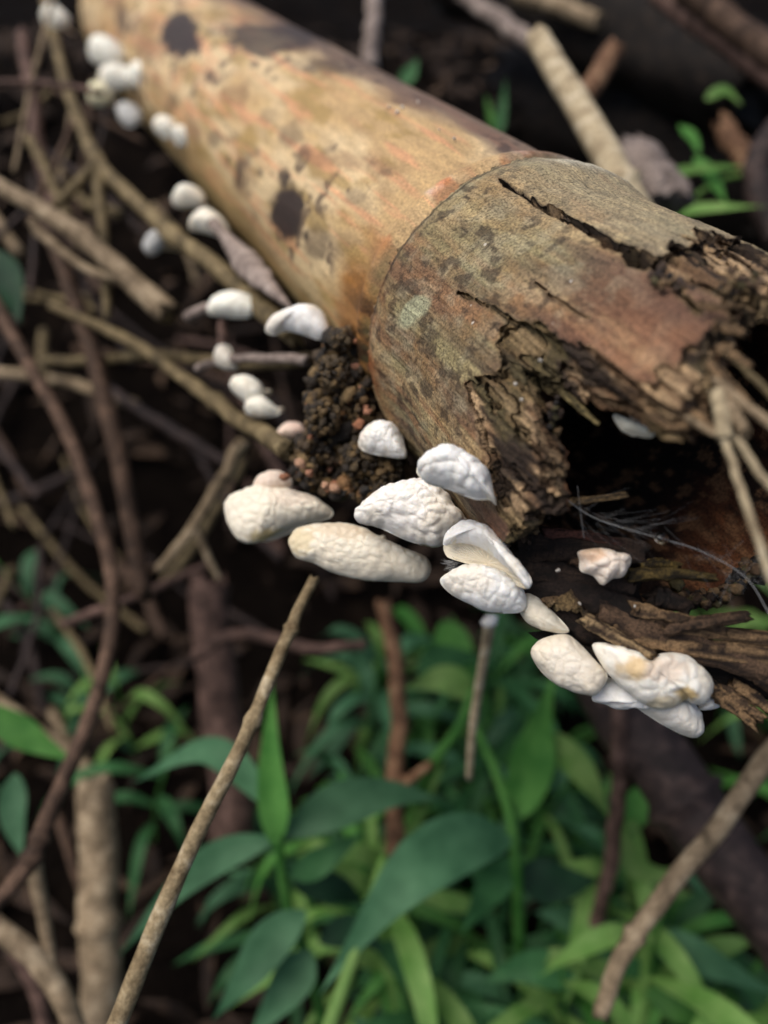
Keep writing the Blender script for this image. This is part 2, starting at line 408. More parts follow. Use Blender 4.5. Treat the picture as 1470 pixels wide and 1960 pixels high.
HOLE = [(1005, 648), (1084, 648), (1148, 684), (1243, 742), (1300, 765), (1345, 715), (1372, 640), (1398, 590), (1388, 566), (1440, 556), (1480, 560), (1700, 560), (2600, 1200), (2600, 3200), (700, 3200), (880, 1120), (950, 1040), (985, 1022), (1000, 1005), (1008, 985), (1034, 925), (1024, 850), (1024, 765), (1005, 715)]
FAR = [(1240, 1215), (1290, 1160), (1330, 1140), (1400, 1132), (1425, 1108), (1480, 1085), (1700, 1000), (2600, 1000), (2600, 3200), (700, 3200), (960, 1250), (1030, 1150), (1120, 1170), (1180, 1200)]
PEEL = [(905, 750), (920, 728), (965, 700), (1000, 645), (1070, 640), (1100, 760), (1120, 930), (1000, 1030), (965, 985), (940, 900), (925, 850), (915, 790)]
NOTCH = [(948, 648), (1000, 612), (1050, 628), (1120, 700), (1080, 752), (1010, 720), (965, 690)]
CAV = [(1235, 520), (1270, 490), (1340, 464), (1400, 466), (1450, 488), (1700, 560), (1700, 640), (1440, 600), (1398, 590), (1350, 574), (1280, 545)]
ENDP = [(1170, 770), (1290, 700), (1350, 665), (1385, 600), (1480, 600), (1420, 760), (1260, 860)]
occ = ~(nearside & inpoly(hx, hy - (95 - 35 * sm(1060, 1260, hx)) * (1 - Rc) / WALL * sm(1480, 1250, hx) * sm(975, 1010, hx) * sm(900, 830, hy), HOLE))
gx, gy, _ = proj(cyl(Tc + .10 * na + .06 * nc, Pc + .05 * nc, Rc)); occ &= ~(~nearside & inpoly(gx, gy, FAR))
ox, oy, _ = proj(cyl(Tc, Pc, 1.)); depth = 1 - Rc
occ &= ~(nearside & inpoly(hx, hy, PEEL) & (depth < .024 + .09 * np.clip(na + nc + .08, 0, 1)))
occ &= ~(nearside & inpoly(hx, hy, NOTCH) & (depth < .05 + .10 * nc))
occ &= ~(nearside & inpoly(hx, hy, CAV) & (depth < .055 + .20 * np.clip(na + nc + .15, 0, 1)))
occ &= ~(nearside & inpoly(hx, hy, ENDP) & (depth < .03 + .12 * np.clip(na * 1.2 + nc + .05, 0, 1)))
def crack(pts, w0, w1, dep):
    tt, pp = hit(np.array([p[0] for p in pts]), np.array([p[1] for p in pts])); o = np.argsort(tt)
    lo, hi = tt.min(), tt.max(); k = np.interp(Tc, tt[o], pp[o]); f = (hi - Tc) / (hi - lo)
    wd = (w0 + (w1 - w0) * f) * (1 + 1.2 * nc)
    return (np.abs(Pc + .03 * nc + .012 * nb - k) < wd) & (Tc > lo) & (Tc < hi) & (depth < dep * (.35 + .65 * f)) & nearside
for pts, w0, w1, dp in [([(958, 362), (1020, 396), (1080, 428), (1180, 487), (1255, 526)], .008, .05, .17), ([(1015, 540), (1055, 568), (1095, 592), (1130, 612)], .005, .005, .025), ([(950, 590), (985, 615), (1012, 640)], .006, .012, .05),
                        ([(1230, 520), (1290, 560), (1345, 610)], .006, .010, .04), ([(1330, 520), (1400, 548), (1450, 575)], .006, .008, .04), ([(880, 560), (940, 590)], .006, .006, .03)]:
    occ &= ~crack(pts, w0, w1, dp)
a, b2, c3 = occ.shape
big = np.zeros((a + 2, b2, c3 + 2), bool); big[1:-1, :, 1:-1] = occ
L = lambda i, j, k: (i * NP_ + (j % NP_)) * (NR + 1) + k
Fq, kind = [], []
i, j, k = np.nonzero(big[1:-1, :, 1:] != big[1:-1, :, :-1])                        # walls facing in or out
fl = big[1:-1, :, :-1][i, j, k]; f4 = np.stack([L(i, j, k), L(i + 1, j, k), L(i + 1, j + 1, k), L(i, j + 1, k)], -1)
f4[fl] = f4[fl][:, ::-1]; Fq.append(f4); kind.append(np.where(k == NR, 0, np.where(k == 0, 2, 1)))
i, j, k = np.nonzero(big[1:, :, 1:-1] != big[:-1, :, 1:-1])
f4 = np.stack([L(i, j, k), L(i, j + 1, k), L(i, j + 1, k + 1), L(i, j, k + 1)], -1); fl = big[1:, :, 1:-1][i, j, k]; f4[fl] = f4[fl][:, ::-1]; Fq.append(f4); kind.append(np.ones(len(i), int))
nx = np.roll(occ, -1, 1); i, j, k = np.nonzero(occ != nx)
f4 = np.stack([L(i, j + 1, k), L(i + 1, j + 1, k), L(i + 1, j + 1, k + 1), L(i, j + 1, k + 1)], -1); fl = occ[i, j, k]; f4[fl] = f4[fl][:, ::-1]; Fq.append(f4); kind.append(np.ones(len(i), int))
Fq = np.vstack(Fq); kind = np.concatenate(kind)
used, inv = np.unique(Fq, return_inverse=True); Fq = inv.reshape(-1, 4)
ui = used // ((NR + 1) * NP_); uj = (used // (NR + 1)) % NP_; uk = used % (NR + 1)
T, PH, RR = te[ui], pe[uj], re[uk]
nv = len(used); e = np.vstack([Fq[:, [0, 1]], Fq[:, [1, 2]], Fq[:, [2, 3]], Fq[:, [3, 0]]])
deg = np.bincount(e.ravel(), minlength=nv).astype(float)
def smooth(x):
    return np.stack([np.bincount(e[:, 0], x[:, d][e[:, 1]], nv) + np.bincount(e[:, 1], x[:, d][e[:, 0]], nv) for d in range(x.shape[1])], -1) / deg[:, None]
ex = np.zeros(nv); np.maximum.at(ex, Fq.ravel(), np.repeat((kind == 1).astype(float), 4)); inn = np.zeros(nv); np.maximum.at(inn, Fq.ravel(), np.repeat((kind == 2).astype(float), 4))
m3 = np.stack([ex, inn], -1); m3 = .4 * m3 + .6 * smooth(m3); ex, inn = m3.T
shape = 1 + .055 * np.exp(-((T - NODE_T + .20) / .22) ** 2) + .02 * np.exp(-((T - 3.0) / .8) ** 2)
shape = shape + .022 * sm(3.4, 2.6, T) * sm(.36, .42, PH + .0 * T)
shape = shape + .03 * (fbm(P3(T * .8, np.cos(PH) * 1.4, np.sin(PH) * 1.4), 51, 3) - .5)
V = cyl(T, PH, RR * shape)
for _ in range(2): V = V + .5 * (smooth(V) - V) * (.25 + .75 * np.clip(ex * 1.5, 0, 1))[:, None]
fibre = fbm(P3(T * 2.2, PH * 34, RR * 30), 52, 4) - .5; lump = fbm(P3(T * 9, PH * 9, RR * 9), 53, 4) - .5; fine = fbm(P3(T * 26, PH * 34, RR * 34), 54, 3) - .5
N_ = np.cos(PH)[:, None] * E1 + np.sin(PH)[:, None] * E2
V = V + N_ * ((.012 + .075 * ex) * fibre + (.014 + .022 * ex) * lump + (.006 + .026 * ex) * fine)[:, None]
n1 = fbm(P3(T * .9, np.cos(PH) * 2.5, np.sin(PH) * 2.5), 61, 4); n2 = fbm(P3(T * 3, np.cos(PH) * 6, np.sin(PH) * 6), 62, 4); n3 = fbm(P3(T * 1.1, PH * 12, 0), 63, 4); n4 = fbm(P3(T * 11, PH * 13, 0), 64, 4)
xx, yy, dd = proj(cyl(T, PH, 1.))
c = mix(lin(150, 128, 92), lin(182, 158, 118), sm(.35, .65, n1)); c = mix(c, lin(134, 128, 94), .7 * sm(.38, .68, n2)); c = mix(c, lin(140, 98, 70), .7 * sm(.45, .70, n3))
c = mix(c, lin(80, 62, 54), (.78 - .4 * sm(2.7, 3.4, T)) * sm(.44, .66, fbm(P3(T * 1.2, PH * 9, 3), 65, 4))); c = mix(c, lin(164, 158, 134), .34 * sm(.45, .72, n4)); c = mix(c, lin(150, 112, 66), .35 * sm(.5, .66, fbm(P3(T * 2.6, PH * 5, 9), 69, 4)) * sm(2.6, 3.3, T)); c = mix(c, lin(62, 50, 40), .7 * sm(.55, .68, fbm(P3(T * 14, PH * 20, 7), 66, 4)))
topm = sm(.35, .85, PH); c = mix(c, lin(160, 148, 120), .65 * topm)                      # grey weathered upper strip
red = sm(2.95, 2.3, T) * (1 - sm(.5, .8, PH)); c = mix(c, lin(146, 100, 74), .62 * red)  # reddish torn panel
c = mix(c, lin(92, 70, 60), .6 * red * sm(.42, .66, n2))
d = np.hypot((xx - 800) / 50, (yy - 605) / 22 + (xx - 800) * -.0) ; d = np.hypot(((xx - 800) * .62 - (yy - 600) * .78) / 45, ((xx - 800) * .78 + (yy - 600) * .62) / 17)
c = mix(c, lin(170, 172, 142), .8 * (1 - sm(.7, 1.1, d + .8 * (n4 - .5))))               # lichen
c = mix(c, lin(206, 200, 182), .75 * np.exp(-((T - NODE_T + .16) / .11) ** 2) * sm(.75, 1.05, PH) * sm(.35, .55, n2))
line = np.exp(-((T - NODE_T + .015 + .02 * (n2 - .5)) / .014) ** 2); c = mix(c, lin(42, 34, 28), .85 * line)
c = mix(c, lin(150, 84, 34), .8 * sm(NODE_T - .35, NODE_T - .02, T) * sm(-.15, -.55, PH) * sm(.4, .6, n2)); c = mix(c, lin(60, 42, 28), .5 * sm(-.7, -1.2, PH) * sm(.4, .6, n1))
inner_c = mix(lin(88, 52, 32), lin(124, 78, 48), sm(.4, .6, n1)); inner_c = mix(inner_c, lin(30, 21, 17), .92 * sm(.40, .58, n2)); inner_c = mix(inner_c, lin(22, 16, 13), .9 * sm(2.55, 2.95, T)); inner_c = mix(inner_c, lin(150, 112, 80), .5 * sm(.56, .66, n4))  # brown mottled inner wall; blackening towards the node paints in the hollow's shade
exc = mix(lin(104, 80, 58), lin(168, 142, 110), sm(.38, .62, fbm(P3(T * 2.4, PH * 32, RR * 26), 67, 4))); exc = mix(exc, lin(36, 26, 20), .92 * sm(.48, .60, fbm(P3(T * 4, PH * 15, RR * 14), 68, 4))); exc = mix(exc, lin(108, 98, 62), .4 * sm(.52, .68, n2))
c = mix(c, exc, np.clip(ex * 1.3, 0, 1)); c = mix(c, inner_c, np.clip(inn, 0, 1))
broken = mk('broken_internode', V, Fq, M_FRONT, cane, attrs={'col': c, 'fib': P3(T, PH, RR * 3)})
print('broken_internode quads', len(Fq))
# diaphragm inside the node
rr_, aa_ = np.meshgrid(np.linspace(0, .985, 24), np.linspace(0, 2 * np.pi, 64, endpoint=False), indexing='ij')
V = cyl(NODE_T - .05 + .10 * (1 - rr_ ** 2), aa_, rr_).reshape(-1, 3)
mk('diaphragm', V, grid_faces(24, 64, True), M_FRONT, cane, attrs={'col': np.tile(lin(90, 60, 40), (len(V), 1)), 'fib': V})

# --- strips and splinters of torn wood at the broken end
def strip(px, wpx, tpx, cA, cB, name='splinter', seed=0, dark=.5, parent=None, n=60, sides=14, fr=.5):
    """px: list of (x, y, depth); a flattened fibrous slat"""
    P = spline([at(x, y, d) for x, y, d in px], n); sc = px[0][2] / FPX
    s = np.linspace(0, 1, n); r = wpx * .5 * sc * (1 - .25 * s) * (1 + .25 * (fbm(P3(s * 7, seed, 0), seed, 3) - .5) * 2)
    T_ = unit(np.gradient(P, axis=0)); view = unit(CAM - P); sd = unit(np.cross(T_, view)); nr = np.cross(sd, T_)
    a = np.linspace(0, 2 * np.pi, sides, endpoint=False)
    ca, sa = np.sign(np.cos(a)) * np.abs(np.cos(a)) ** .7, np.sign(np.sin(a)) * np.abs(np.sin(a)) ** .7
    f = fbm(P3(s[:, None] * 4, a[None] * 2.2, seed), seed + 5, 4) - .5; g = fbm(P3(s[:, None] * 26, a[None] * 3, seed), seed + 6, 3) - .5
    k = 1 + fr * 1.3 * f + fr * .5 * g; th = tpx * .5 * sc
    V = P[:, None] + (r[:, None] * k * ca[None])[..., None] * sd[:, None] + (th * k * sa[None])[..., None] * nr[:, None]
    for e_, sg in ((0, -1), (-1, 1)):
        V[e_] += T_[e_] * sg * (RNG.normal(0, .6, sides) * r[e_])[:, None]
    V = V.reshape(-1, 3); F = [grid_faces(n, sides, True)]
    cc = len(V); V = np.vstack([V, P[0], P[-1]]); kk = np.arange(sides); ee = (n - 1) * sides
    F += [np.stack([(kk + 1) % sides, kk, np.full(sides, cc)], -1), np.stack([ee + kk, ee + (kk + 1) % sides, np.full(sides, cc + 1)], -1)]
    m_ = np.append((f * 2 + .5 + g * .8).ravel(), [.5, .5]); col = mix(lin(*cA), lin(*cB), sm(.25, .75, m_)); col = mix(col, lin(22, 17, 14), dark * sm(.55, .30, m_))
    fib = np.vstack([np.stack([np.broadcast_to(s[:, None] * 2, f.shape), np.broadcast_to(a[None] * .25, f.shape) + seed, np.zeros_like(f)], -1).reshape(-1, 3), [[0, 0, 0], [2, 0, 0]]])
    return mk(name, V, F, M_FRONT, parent or broken, attrs={'col': col, 'fib': fib})
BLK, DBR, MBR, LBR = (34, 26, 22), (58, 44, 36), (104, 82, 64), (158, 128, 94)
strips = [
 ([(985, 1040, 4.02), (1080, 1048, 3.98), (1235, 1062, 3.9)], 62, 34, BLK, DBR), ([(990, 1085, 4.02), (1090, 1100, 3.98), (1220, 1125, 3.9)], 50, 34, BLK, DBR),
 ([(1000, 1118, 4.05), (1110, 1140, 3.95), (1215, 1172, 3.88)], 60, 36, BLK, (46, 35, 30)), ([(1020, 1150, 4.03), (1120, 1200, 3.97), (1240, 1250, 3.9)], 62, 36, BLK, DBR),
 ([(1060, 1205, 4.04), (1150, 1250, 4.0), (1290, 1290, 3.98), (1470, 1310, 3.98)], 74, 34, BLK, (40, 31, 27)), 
 ([(1140, 1170, 3.9), (1260, 1218, 3.86), (1420, 1268, 3.82), (1530, 1300, 3.8)], 60, 30, DBR, MBR), ([(1180, 1205, 3.88), (1300, 1235, 3.84), (1530, 1262, 3.8)], 44, 26, DBR, LBR),
 ([(1215, 1165, 3.88), (1300, 1198, 3.84), (1530, 1232, 3.8)], 36, 24, MBR, LBR), ([(1210, 1165, 3.84), (1280, 1180, 3.82), (1330, 1192, 3.8), (1390, 1210, 3.8)], 26, 22, MBR, LBR),
 ([(1280, 1205, 3.80), (1350, 1190, 3.76), (1434, 1178, 3.72)], 25, 25, (70, 54, 42), MBR), ([(1115, 1182, 3.84), (1170, 1215, 3.80), (1250, 1257, 3.74)], 27, 25, MBR, (186, 158, 118)),
 ([(1360, 1312, 3.9), (1400, 1348, 3.86), (1442, 1384, 3.82)], 30, 20, DBR, LBR), ([(1385, 1318, 3.88), (1425, 1350, 3.84), (1462, 1376, 3.8)], 24, 18, MBR, LBR), ([(1400, 1310, 3.9), (1450, 1340, 3.86), (1500, 1376, 3.8)], 30, 20, DBR, LBR), ([(1410, 1268, 3.84), (1470, 1300, 3.8), (1530, 1340, 3.78)], 40, 22, DBR, MBR),
 ([(1200, 1100, 3.86), (1290, 1098, 3.82), (1370, 1106, 3.8)], 24, 18, (60, 50, 28), (110, 92, 50)), ([(1225, 1082, 3.88), (1260, 1078, 3.86), (1300, 1084, 3.84)], 20, 16, (60, 50, 28), (120, 100, 50)),
 ([(1030, 970, 3.86), (1100, 960, 3.8), (1200, 948, 3.74)], 17, 15, (84, 68, 46), (142, 118, 84)), ([(1075, 750, 3.5), (1110, 780, 3.46), (1145, 812, 3.42)], 13, 11, (90, 80, 48), (150, 134, 90)),
 ([(1040, 1020, 3.98), (1110, 1024, 3.94), (1190, 1040, 3.9)], 22, 18, (72, 44, 38), (104, 66, 56)), ([(1250, 1140, 3.9), (1290, 1150, 3.9), (1320, 1165, 3.9)], 40, 30, BLK, DBR),
 ([(1090, 1070, 3.96), (1130, 1078, 3.94), (1190, 1082, 3.9)], 26, 20, BLK, MBR)]
for q_, (p_, w_, t_, a_, b_) in enumerate(strips): strip(p_, w_, t_, a_, b_, 'wood_strip' if w_ > 34 else 'splinter', seed=q_ + 3)
# torn ends of the panel and fibre tips
tips = [([(1370, 620, 3.02), (1395, 628, 2.98), (1426, 640, 2.95)], 22), ([(1378, 665, 3.0), (1405, 680, 2.96), (1436, 700, 2.93)], 18), ([(1355, 690, 3.0), (1395, 735, 2.95), (1440, 780, 2.9)], 20), ([(1340, 580, 3.08), (1380, 590, 3.04), (1408, 582, 3.0)], 18),
        ([(1300, 770, 3.05), (1340, 800, 3.0), (1385, 830, 2.96)], 22), ([(1240, 790, 3.12), (1290, 815, 3.06), (1330, 812, 3.0)], 22)]
for q_, (p_, w_) in enumerate(tips): strip(p_, w_, w_ * .8, (104, 82, 58), (176, 144, 108), 'splinter', seed=q_ + 40, n=24, sides=8)
lumps = []
# ------------------------------------------------------------------ crumbs: soil clump and rotten rim
def blobs(cent, rad, seed, asp=.75):
    """irregular little lumps, joined"""
    base = []; nu, nv_ = 6, 9
    uu = np.linspace(0, np.pi, nu); vv = np.linspace(0, 2 * np.pi, nv_, endpoint=False)
    U, W = np.meshgrid(uu, vv, indexing='ij'); d0 = np.stack([np.sin(U) * np.cos(W), np.sin(U) * np.sin(W), np.cos(U)], -1).reshape(-1, 3)
    F0 = grid_faces(nu, nv_, True); out = []
    for q_, (p, r) in enumerate(zip(cent, rad)):
        A_ = np.linalg.qr(RNG.normal(size=(3, 3)))[0]; k = 1 + 1.1 * (noise(d0 * 1.9 + q_ * 7.3, seed) - .5)
        out.append((p + ((d0 * k[:, None] * np.array([1, RNG.uniform(.6, 1), RNG.uniform(.5, .9)])) @ A_) * r, F0))
    V, F = join(out); return V, F, len(d0)
def clump(name, cent, rad, cols, seed, parent=None):
    V, F, m_ = blobs(cent, rad, seed); cc = np.repeat(np.array([lin(*cols[RNG.integers(len(cols))]) for _ in cent]), m_, 0)
    return mk(name, V, F, M_CRUMB, parent, attrs={'col': cc})
CR = [(52, 41, 28), (38, 30, 22), (74, 58, 38), (98, 78, 46), (46, 36, 26), (118, 94, 56), (32, 26, 20), (84, 66, 42), (136, 112, 74)]
PC = [(186, 132, 104), (168, 112, 80), (196, 152, 122)]
poly = np.array([(625, 640), (672, 628), (700, 700), (715, 780), (770, 860), (790, 930), (720, 960), (640, 950), (560, 915), (560, 870), (590, 820), (585, 770), (605, 700)])
cent, rad = [], []
while len(cent) < 2600:
    x, y = RNG.uniform(545, 800), RNG.uniform(620, 975)
    if not inpoly(np.array(x), np.array(y), poly): continue
    r_ = RNG.choice([4, 6, 9, 13, 18], p=[.34, .32, .2, .1, .04]); d = 5.2 + RNG.uniform(-.05, .25) + (700 - x) * .0006 + .38 * (fbm(np.array([x * .022, y * .022, 0]), 77, 3) - .5)
    cent.append(at(x, y, d)); rad.append(r_ * d / FPX)
tag(clump('soil_clump', cent, rad, CR * 5 + [(120, 92, 56), (140, 104, 66)] + PC[:2], 5), 'dark crumbly soil and droppings caked under the cane beside the node', 'soil', kind='stuff')
for (x, y, r_) in [(688, 812, 13), (703, 788, 10), (650, 648, 12), (640, 935, 12), (575, 888, 12), (622, 930, 9), (592, 906, 9), (545, 912, 11)]:
    d = 5.05; o = clump('soil_crumb', [at(x, y, d)], [r_ * d / FPX], PC if y > 700 else [(120, 98, 66)], int(x))
    tag(o, 'pinkish tan crumb stuck in the dark soil clump' if y > 700 else 'tan crumb on top of the dark soil clump by the cane', 'crumb', 'pale crumbs in the soil clump')
for (x, y, r_) in [(618, 800, 34), (640, 716, 32), (652, 650, 20), (690, 880, 36), (735, 905, 34)]:
    d = 5.08; dirs = unit(RNG.normal(size=(230, 3))); cc_ = at(x, y, d) + dirs * (r_ * d / FPX * RNG.uniform(.6, 1.0, 230) * (1 + .5 * (fbm(dirs * 1.5 + x, 78, 2) - .5)))[:, None]
    o = clump('soil_lump', cc_, RNG.uniform(.012, .034, 230), [(64, 52, 34), (84, 68, 42), (50, 40, 28), (108, 86, 52)], int(x)); tag(o, 'dark brown rounded lump in the crumbly soil clump', 'soil lump', 'lumps in the soil clump')
# ragged rotten rims
def rim(pts, n, d, rr, seed, cols):
    P = spline([(x, y) for x, y in pts], n); k = RNG.normal(0, 7, P.shape); dd_ = d if np.ndim(d) == 0 else np.interp(np.linspace(0, 1, n), [0, 1], d)
    cc = at(P[:, 0] + k[:, 0], P[:, 1] + k[:, 1], dd_ + RNG.normal(0, .02, n))
    o = clump('rotten_rim', cc, RNG.uniform(.5, 1.2, n) * rr, cols, seed, cane); o['kind'] = 'stuff'
RC = [(46, 34, 26), (70, 52, 38), (30, 23, 19), (96, 74, 52), (120, 96, 66), (84, 76, 46)]
rim([(1290, 1140), (1340, 1150), (1400, 1130), (1420, 1100), (1470, 1080)], 150, (4.2, 4.15), .035, 71, RC)
0 and rim([(985, 650), (1020, 690), (1070, 745), (1150, 772), (1240, 800), (1330, 790)], 110, (3.55, 3.05), .022, 72, RC)
rim([(1060, 760), (1062, 850), (1068, 920), (1030, 985), (1005, 1030)], 70, (3.5, 3.95), .022, 73, RC)
rim([(1250, 530), (1320, 560), (1380, 580), (1400, 545), (1460, 540)], 120, (3.3, 3.12), .022, 74, RC)
# white flecks of young fungus on the skin
fx = [(841, 248), (905, 585), (908, 620), (1095, 540), (1035, 690), (987, 735), (998, 765), (885, 632), (930, 470), (990, 380), (1068, 1092), (1110, 1155), (770, 205), (760, 215), (745, 205), (800, 195), (555, 360), (1215, 1160), (870, 265), (1060, 620)]
cent = wall(np.array([p[0] for p in fx]), np.array([p[1] for p in fx]), 1.012)
for q_, (x, y) in enumerate(fx):
    if y > 1000: cent[q_] = at(x, y, 3.82)
V, F, m_ = blobs(cent, RNG.uniform(.008, .016, len(fx)), 8)
o = mk('white_flecks', V, F, M_CRUMB, cane, attrs={'col': np.tile(lin(226, 218, 206), (len(V), 1))}); o['kind'] = 'stuff'

# ------------------------------------------------------------------ mushrooms
def shell(outline, d, nrm, H, apex=None, seed=0, cell=.062, amp=.012, col=(236, 233, 226), stain=None, thick=.028, lean=None, nr=46, nu=120, expo=.62):
    """a domed cap: rim traced in the plane through depth d with normal nrm, bulging H along it; outer skin wrinkled into little pillows"""
    o = spline(np.array(outline, float), nu, closed=True); c0 = np.array(outline, float).mean(0)
    C = at(c0[0], c0[1], d); N = unit(nrm)
    k = ((C - CAM) @ N) / (ray(o[:, 0], o[:, 1]) @ N); rim_ = CAM + ray(o[:, 0], o[:, 1]) * k[:, None]
    ap = c0 if apex is None else np.array(apex, float); A_ = CAM + ray(ap[0], ap[1]) * (((C - CAM) @ N) / (ray(ap[0], ap[1]) @ N))
    ex_ = unit(np.cross(N, UP)); ey = np.cross(N, ex_)
    s = np.linspace(0, 1, nr) ** .85; base = A_ + s[:, None, None] * (rim_[None] - A_)
    wob = (fbm(P3(*[(base - C) @ v * 3.2 for v in (ex_, ey)], seed), seed, 3) - .5)
    h = H * (1 - s ** 2.1)[:, None] ** expo * (1 + .5 * wob)
    X_, Y_ = (base - C) @ ex_ / cell, (base - C) @ ey / cell
    wx = 1.1 * (fbm(P3(X_ * .5, Y_ * .5, seed), seed + 2, 2) - .5); wy = 1.1 * (fbm(P3(X_ * .5, Y_ * .5, seed + 9), seed + 3, 2) - .5)
    f1, f2 = voro(X_ + wx, Y_ + wy, seed); g1, g2 = voro(X_ * 2.1 + wy, Y_ * 2.1 + wx, seed + 1)
    pil = np.minimum((f2 - f1) * 1.5, 1) ** .7 + .3 * np.minimum((g2 - g1) * 1.8, 1) ** .7
    edge = (1 - .55 * sm(.9, 1, s))[:, None]; disp = .62 * amp * (pil - .8) * edge
    # surface normal of the dome for the wrinkles
    outer = base + h[..., None] * N
    du = np.roll(outer, -1, 1) - np.roll(outer, 1, 1); dv = np.gradient(outer, axis=0); nn = unit(np.cross(dv, du)); nn[0] = N
    nn *= np.sign((nn @ N))[..., None]
    wave = .02 * (fbm(P3(*[(base - C) @ v * 8 for v in (ex_, ey)], seed + 4), seed + 4, 2) - .5)
    outer = outer + nn * (disp + wave)[..., None] + N * (.05 * (fbm(P3(np.cos(np.linspace(0, 2 * np.pi, nu)) * 1.6, np.sin(np.linspace(0, 2 * np.pi, nu)) * 1.6, seed), seed + 6, 3) - .5)[None] * s[:, None] ** 3)[..., None]
    cc = np.broadcast_to(lin(*col), outer.shape).copy(); groove = 1 - np.clip(pil / 1.1, 0, 1)
    cc = mix(cc, lin(col[0] - 16, col[1] - 20, col[2] - 28), .5 * groove)
    big_ = fbm(P3(X_ * .35, Y_ * .35, seed + 5), seed + 5, 3); cc = mix(cc, lin(226, 214, 192), .5 * sm(.52, .7, big_))
    if stain is not None:
        X2, Y2, _ = proj(outer)
        for (x, y, rx, ry, cs, st) in stain:
            cc = mix(cc, lin(*cs), st * (1 - sm(.4, 1.1, np.hypot((X2 - x) / rx, (Y2 - y) / ry) + .9 * (big_ - .5) + .4 * (pil - .8))))
    inner = base + np.maximum(h - thick, -.004)[..., None] * N - nn * 0 - N * .004
    ang = np.linspace(0, 2 * np.pi, nu); gill = .008 * np.abs(np.sin(ang * 17 + seed))[None] * sm(0, .3, s)[:, None] * (1 - sm(.9, 1, s))[:, None]
    inner = inner - N * gill[..., None]
    icol = np.broadcast_to(lin(232, 224, 204), inner.shape)
    return outer, cc, inner, icol, A_, C, N
def mushroom(outline, d, nrm, H, label, apex=None, stem_to=None, seed=0, group=None, parent=None, name='mushroom', under=None, **kw):
    outer, cc, inner, icol, A_, C, N = shell(outline, d, nrm, H, apex, seed, **kw)
    nr, nu = outer.shape[:2]; root = empty(name, A_ - N * .12)
    cap = mk('cap', np.vstack([outer.reshape(-1, 3), inner[-1]]), [grid_faces(nr, nu, True), np.stack([(nr - 1) * nu + np.arange(nu), (nr - 1) * nu + (np.arange(nu) + 1) % nu, nr * nu + (np.arange(nu) + 1) % nu, nr * nu + np.arange(nu)], -1)], M_MUSH, root, attrs={'col': np.vstack([cc.reshape(-1, 3), icol[-1]])})
    mk('gills', inner.reshape(-1, 3), grid_faces(nr, nu, True)[:, ::-1], M_MUSH, cap, attrs={'col': icol.reshape(-1, 3)})
    if under is not None:
        uo, ud, un, uh = under; o2, c2, i2, _, A2, C2, N2 = shell(uo, ud, un, uh, None, seed + 50, amp=0.0, thick=.004)
        ag = np.linspace(0, 2 * np.pi, nu, endpoint=False); o2 = o2 + N2 * (.010 * np.abs(np.sin(ag * 13))[None] * np.sin(np.pi * np.linspace(0, 1, nr))[:, None])[..., None]
        mk('underside', o2.reshape(-1, 3), grid_faces(nr, nu, True), M_MUSH, cap, attrs={'col': np.tile(lin(228, 218, 196), (nr * nu, 1))})
    e_ = A_ - N * .22 + unit(wall(np.array(CX), np.array(CY)) * 0 + (AX0 + AXD * ((C - AX0) @ AXD) - C)) * .14 if stem_to is None else stem_to
    sv, sf = tube(spline([A_ + N * (H * .7 - .03), A_ - N * .06, e_], 12), np.linspace(.03, .022, 12), 10, .2, seed)
    mk('stem', sv, sf, M_MUSH, root, attrs={'col': np.tile(lin(224, 214, 196), (len(sv), 1))})
    return tag(root, label, 'mushroom', group)
def nrm(u_, c_, r_): return unit(u_ * UP + c_ * TOCAM + r_ * RIGHT)
N1 = nrm(.45, .75, -.25)
WHT, CRM = (240, 239, 236), (232, 224, 206)
mushroom([(685, 850), (692, 828), (712, 812), (738, 808), (762, 818), (772, 842), (778, 872), (765, 877), (730, 872), (698, 864)], 4.92, N1, .12, 'small smooth white mushroom cap against the dark soil clump below the node', apex=(738, 832), seed=101, cell=.055, amp=.011, col=WHT)
mushroom([(797, 903), (806, 880), (830, 862), (860, 857), (888, 868), (915, 882), (936, 903), (944, 938), (950, 966), (936, 956), (908, 955), (862, 938), (818, 922)], 3.76, N1, .16, 'white humped mushroom cap pressed against the cane side, right above the most wrinkled cap', apex=(872, 890), seed=102, cell=.09, amp=.022, col=WHT)
mushroom([(678, 985), (690, 965), (720, 942), (762, 926), (812, 918), (850, 938), (872, 970), (897, 1002), (882, 1020), (850, 1042), (826, 1046), (780, 1035), (725, 1010), (690, 1000)], 4.42, nrm(.42, .8, -.2), .17, 'broad fan-shaped white mushroom covered in pebbly wrinkles', apex=(812, 955), seed=103, cell=.07, amp=.022, col=(238, 234, 228))
mushroom([(553, 1040), (562, 1016), (590, 1004), (640, 1002), (690, 1008), (728, 1028), (775, 1050), (815, 1066), (825, 1090), (808, 1113), (760, 1113), (700, 1110), (640, 1097), (600, 1078), (566, 1066)], 4.78, nrm(.4, .8, -.15), .17, 'long cream mushroom cap with ribbed wrinkles and a folded edge', apex=(690, 1040), seed=104, cell=.06, amp=.012, col=CRM, stain=[(570, 1030, 40, 40, (206, 186, 140), .6), (660, 1015, 80, 20, (196, 172, 140), .5)])
